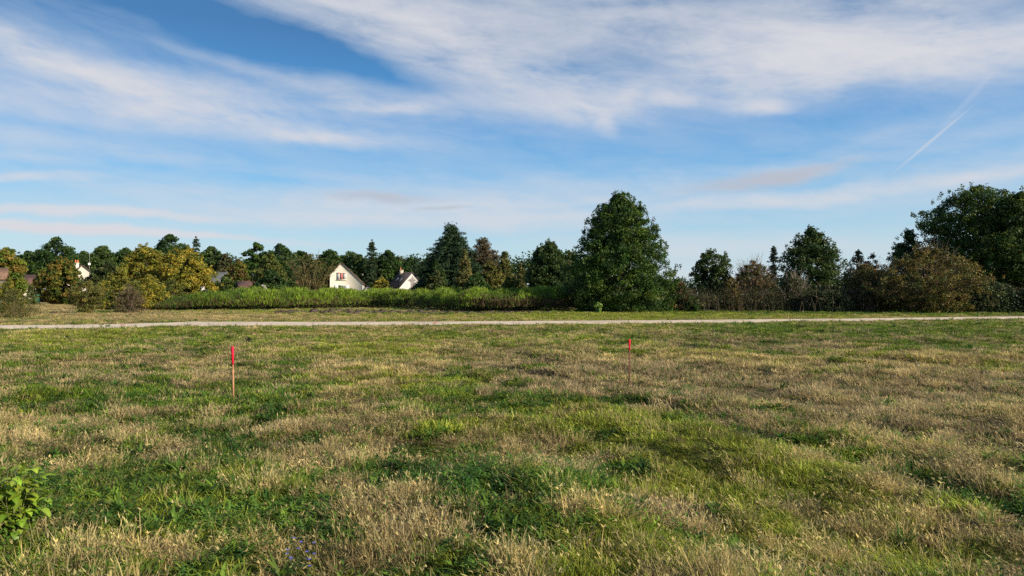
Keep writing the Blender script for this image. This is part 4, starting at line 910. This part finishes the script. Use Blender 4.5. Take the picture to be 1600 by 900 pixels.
nA = noise(AE, 3.2, 9, .60, R(7), (1, 5.0, 1), (1.3, 2.1, 0), .5).outputs[0]; nB = noise(AE, 2.4, 8, .56, R(2), (1, 9, 1), (4.1, .7, 0), .3).outputs[0]
nC = noise(AE, 10, 8, .60, R(9), (1, 3.4, 1), (9, 3, 0), .4).outputs[0]

mr = N(nt, 'ShaderNodeMapRange', interpolation_type='SMOOTHSTEP'); mr.inputs[1].default_value = .13; mr.inputs[2].default_value = .24; L_(el, mr.inputs[0])
nz_ = mth('ADD', mth('MULTIPLY', nA, mr.outputs[0]), mth('MULTIPLY', nB, mth('SUBTRACT', 1, mr.outputs[0])))
nz_ = mth('ADD', mth('MULTIPLY', nz_, .65), mth('MULTIPLY', nC, .35))
# density = blobs * (noise contrast) + thin veil
nD = noise(AW, 24, 7, .62, R(8), (1, 3.0, 1), (2, 5, 0), .5).outputs[0]
nc = mth('MULTIPLY_ADD', mth('SUBTRACT', nz_, .5), 2.9, mth('MULTIPLY_ADD', mth('SUBTRACT', nD, .5), 1.0, 1.0))
den = mth('MULTIPLY', acc, nc)
veil = mth('MULTIPLY', mth('SUBTRACT', nz_, .36), 1.3)
den = mth('ADD', den, mth('MAXIMUM', veil, 0)); den = mth('ADD', den, mth('MULTIPLY', mth('EXPONENT', mth('MULTIPLY', mth('MAXIMUM', el, 0), -14.0)), .55))
# contrail
ct = blob(1456, 220, 52, 2.0, -40, AE, .9); ct2 = blob(1515, 155, 55, 4, -47, AE, 1.0)
den = mth('ADD', den, mth('ADD', mth('MULTIPLY', ct, .45), mth('MULTIPLY', ct2, .15)))
den = mth('SUBTRACT', 1, mth('EXPONENT', mth('MULTIPLY', mth('MAXIMUM', den, 0), -1.0)))
mrd = N(nt, 'ShaderNodeMapRange'); mrd.inputs[1].default_value = 0.0; mrd.inputs[2].default_value = 1.0; mrd.inputs[4].default_value = 1.15; L_(den, mrd.inputs[0])
# sky tint
tn = N(nt, 'ShaderNodeMix', data_type='RGBA', blend_type='MULTIPLY'); tn.inputs[0].default_value = 1; tn.inputs[7].default_value = (.80, 1.03, 1.14, 1); L_(sky.outputs[0], tn.inputs[6])
cm = N(nt, 'ShaderNodeMix', data_type='RGBA'); L_(mrd.outputs[0], cm.inputs[0]); 
gr = N(nt, 'ShaderNodeValToRGB'); er = gr.color_ramp; L_(mth('MULTIPLY', el, 1/1.2), gr.inputs[0])
stops = [(0, (3.6, 4.7, 5.0)), (.05, (2.7, 4.35, 5.0)), (.13, (.72, 2.75, 5.0)), (.19, (.42, 1.95, 4.3)), (.28, (.28, 1.1, 2.6)), (.40, (.25, .85, 2.0)), (1, (.35, .9, 2.0))]
er.elements[0].position = 0; er.elements[0].color = (*[q/8 for q in stops[0][1]], 1); er.elements[1].position = 1; er.elements[1].color = (*[q/8 for q in stops[-1][1]], 1)
for (p_, c_) in stops[1:-1]:
    e_ = er.elements.new(p_); e_.color = (*[q/8 for q in c_], 1)
g8 = N(nt, 'ShaderNodeVectorMath', operation='SCALE'); g8.inputs['Scale'].default_value = 8; L_(gr.outputs[0], g8.inputs[0])
gm = N(nt, 'ShaderNodeMix', data_type='RGBA'); gm.inputs[0].default_value = .82; L_(tn.outputs[2], gm.inputs[6]); L_(g8.outputs[0], gm.inputs[7])
L_(gm.outputs[2], cm.inputs[6])
cc_ = N(nt, 'ShaderNodeMix', data_type='RGBA'); L_(mth('MULTIPLY_ADD', mrd.outputs[0], 1.35, -.2, clamp=True), cc_.inputs[0]); cc_.inputs[6].default_value = (3.7, 4.25, 4.95, 1); cc_.inputs[7].default_value = (4.4, 4.45, 4.75, 1)
L_(cc_.outputs[2], cm.inputs[7])
# thicker greyish lavender cloud low on the right and centre
g1 = mth('MAXIMUM', blob(1195, 280, 120, 13, -6), mth('MAXIMUM', mth('MULTIPLY', blob(590, 312, 90, 9, 0), .7), mth('MULTIPLY', blob(685, 328, 40, 4, 0), .6)))
g1 = mth('MULTIPLY', g1, mth('MULTIPLY_ADD', mth('SUBTRACT', nC, .5), 2.6, 1.15), clamp=True)
cm2 = N(nt, 'ShaderNodeMix', data_type='RGBA'); L_(g1, cm2.inputs[0]); L_(cm.outputs[2], cm2.inputs[6]); cm2.inputs[7].default_value = (3.1, 3.35, 3.9, 1)
L_(cm2.outputs[2], bg.inputs[0]); L_(bg.outputs[0], out.inputs[0])

sd = bpy.data.lights.new('sun', 'SUN'); sd.energy = 4.8; sd.angle = R(.6); sd.color = (1, .87, .64)
so = bpy.data.objects.new('sun', sd); COL.objects.link(so)
from mathutils import Vector
sdir = Vector((math.sin(SUN_AZ)*math.cos(SUN_EL), math.cos(SUN_AZ)*math.cos(SUN_EL), math.sin(SUN_EL)))
so.rotation_euler = sdir.to_track_quat('Z', 'Y').to_euler(); so.location = sdir*50

cd = bpy.data.cameras.new('camera'); cd.sensor_width = 36; cd.lens = 36*F/1600; cd.clip_end = 6000; cd.clip_start = .05
co = bpy.data.objects.new('camera', cd); COL.objects.link(co); co.location = (0, 0, EYE); co.rotation_euler = (R(90)+math.atan((HY-450)/F), 0, 0)
S.camera = co
S.view_settings.view_transform = 'Standard'; S.view_settings.look = 'None'; S.view_settings.exposure = .65; S.view_settings.gamma = 1
S.render.engine = 'CYCLES'; S.cycles.max_bounces = 5; S.cycles.diffuse_bounces = 3; S.cycles.transmission_bounces = 3; S.cycles.glossy_bounces = 2; S.cycles.use_denoising = False
S.cycles.use_adaptive_sampling = True; S.cycles.adaptive_threshold = .02
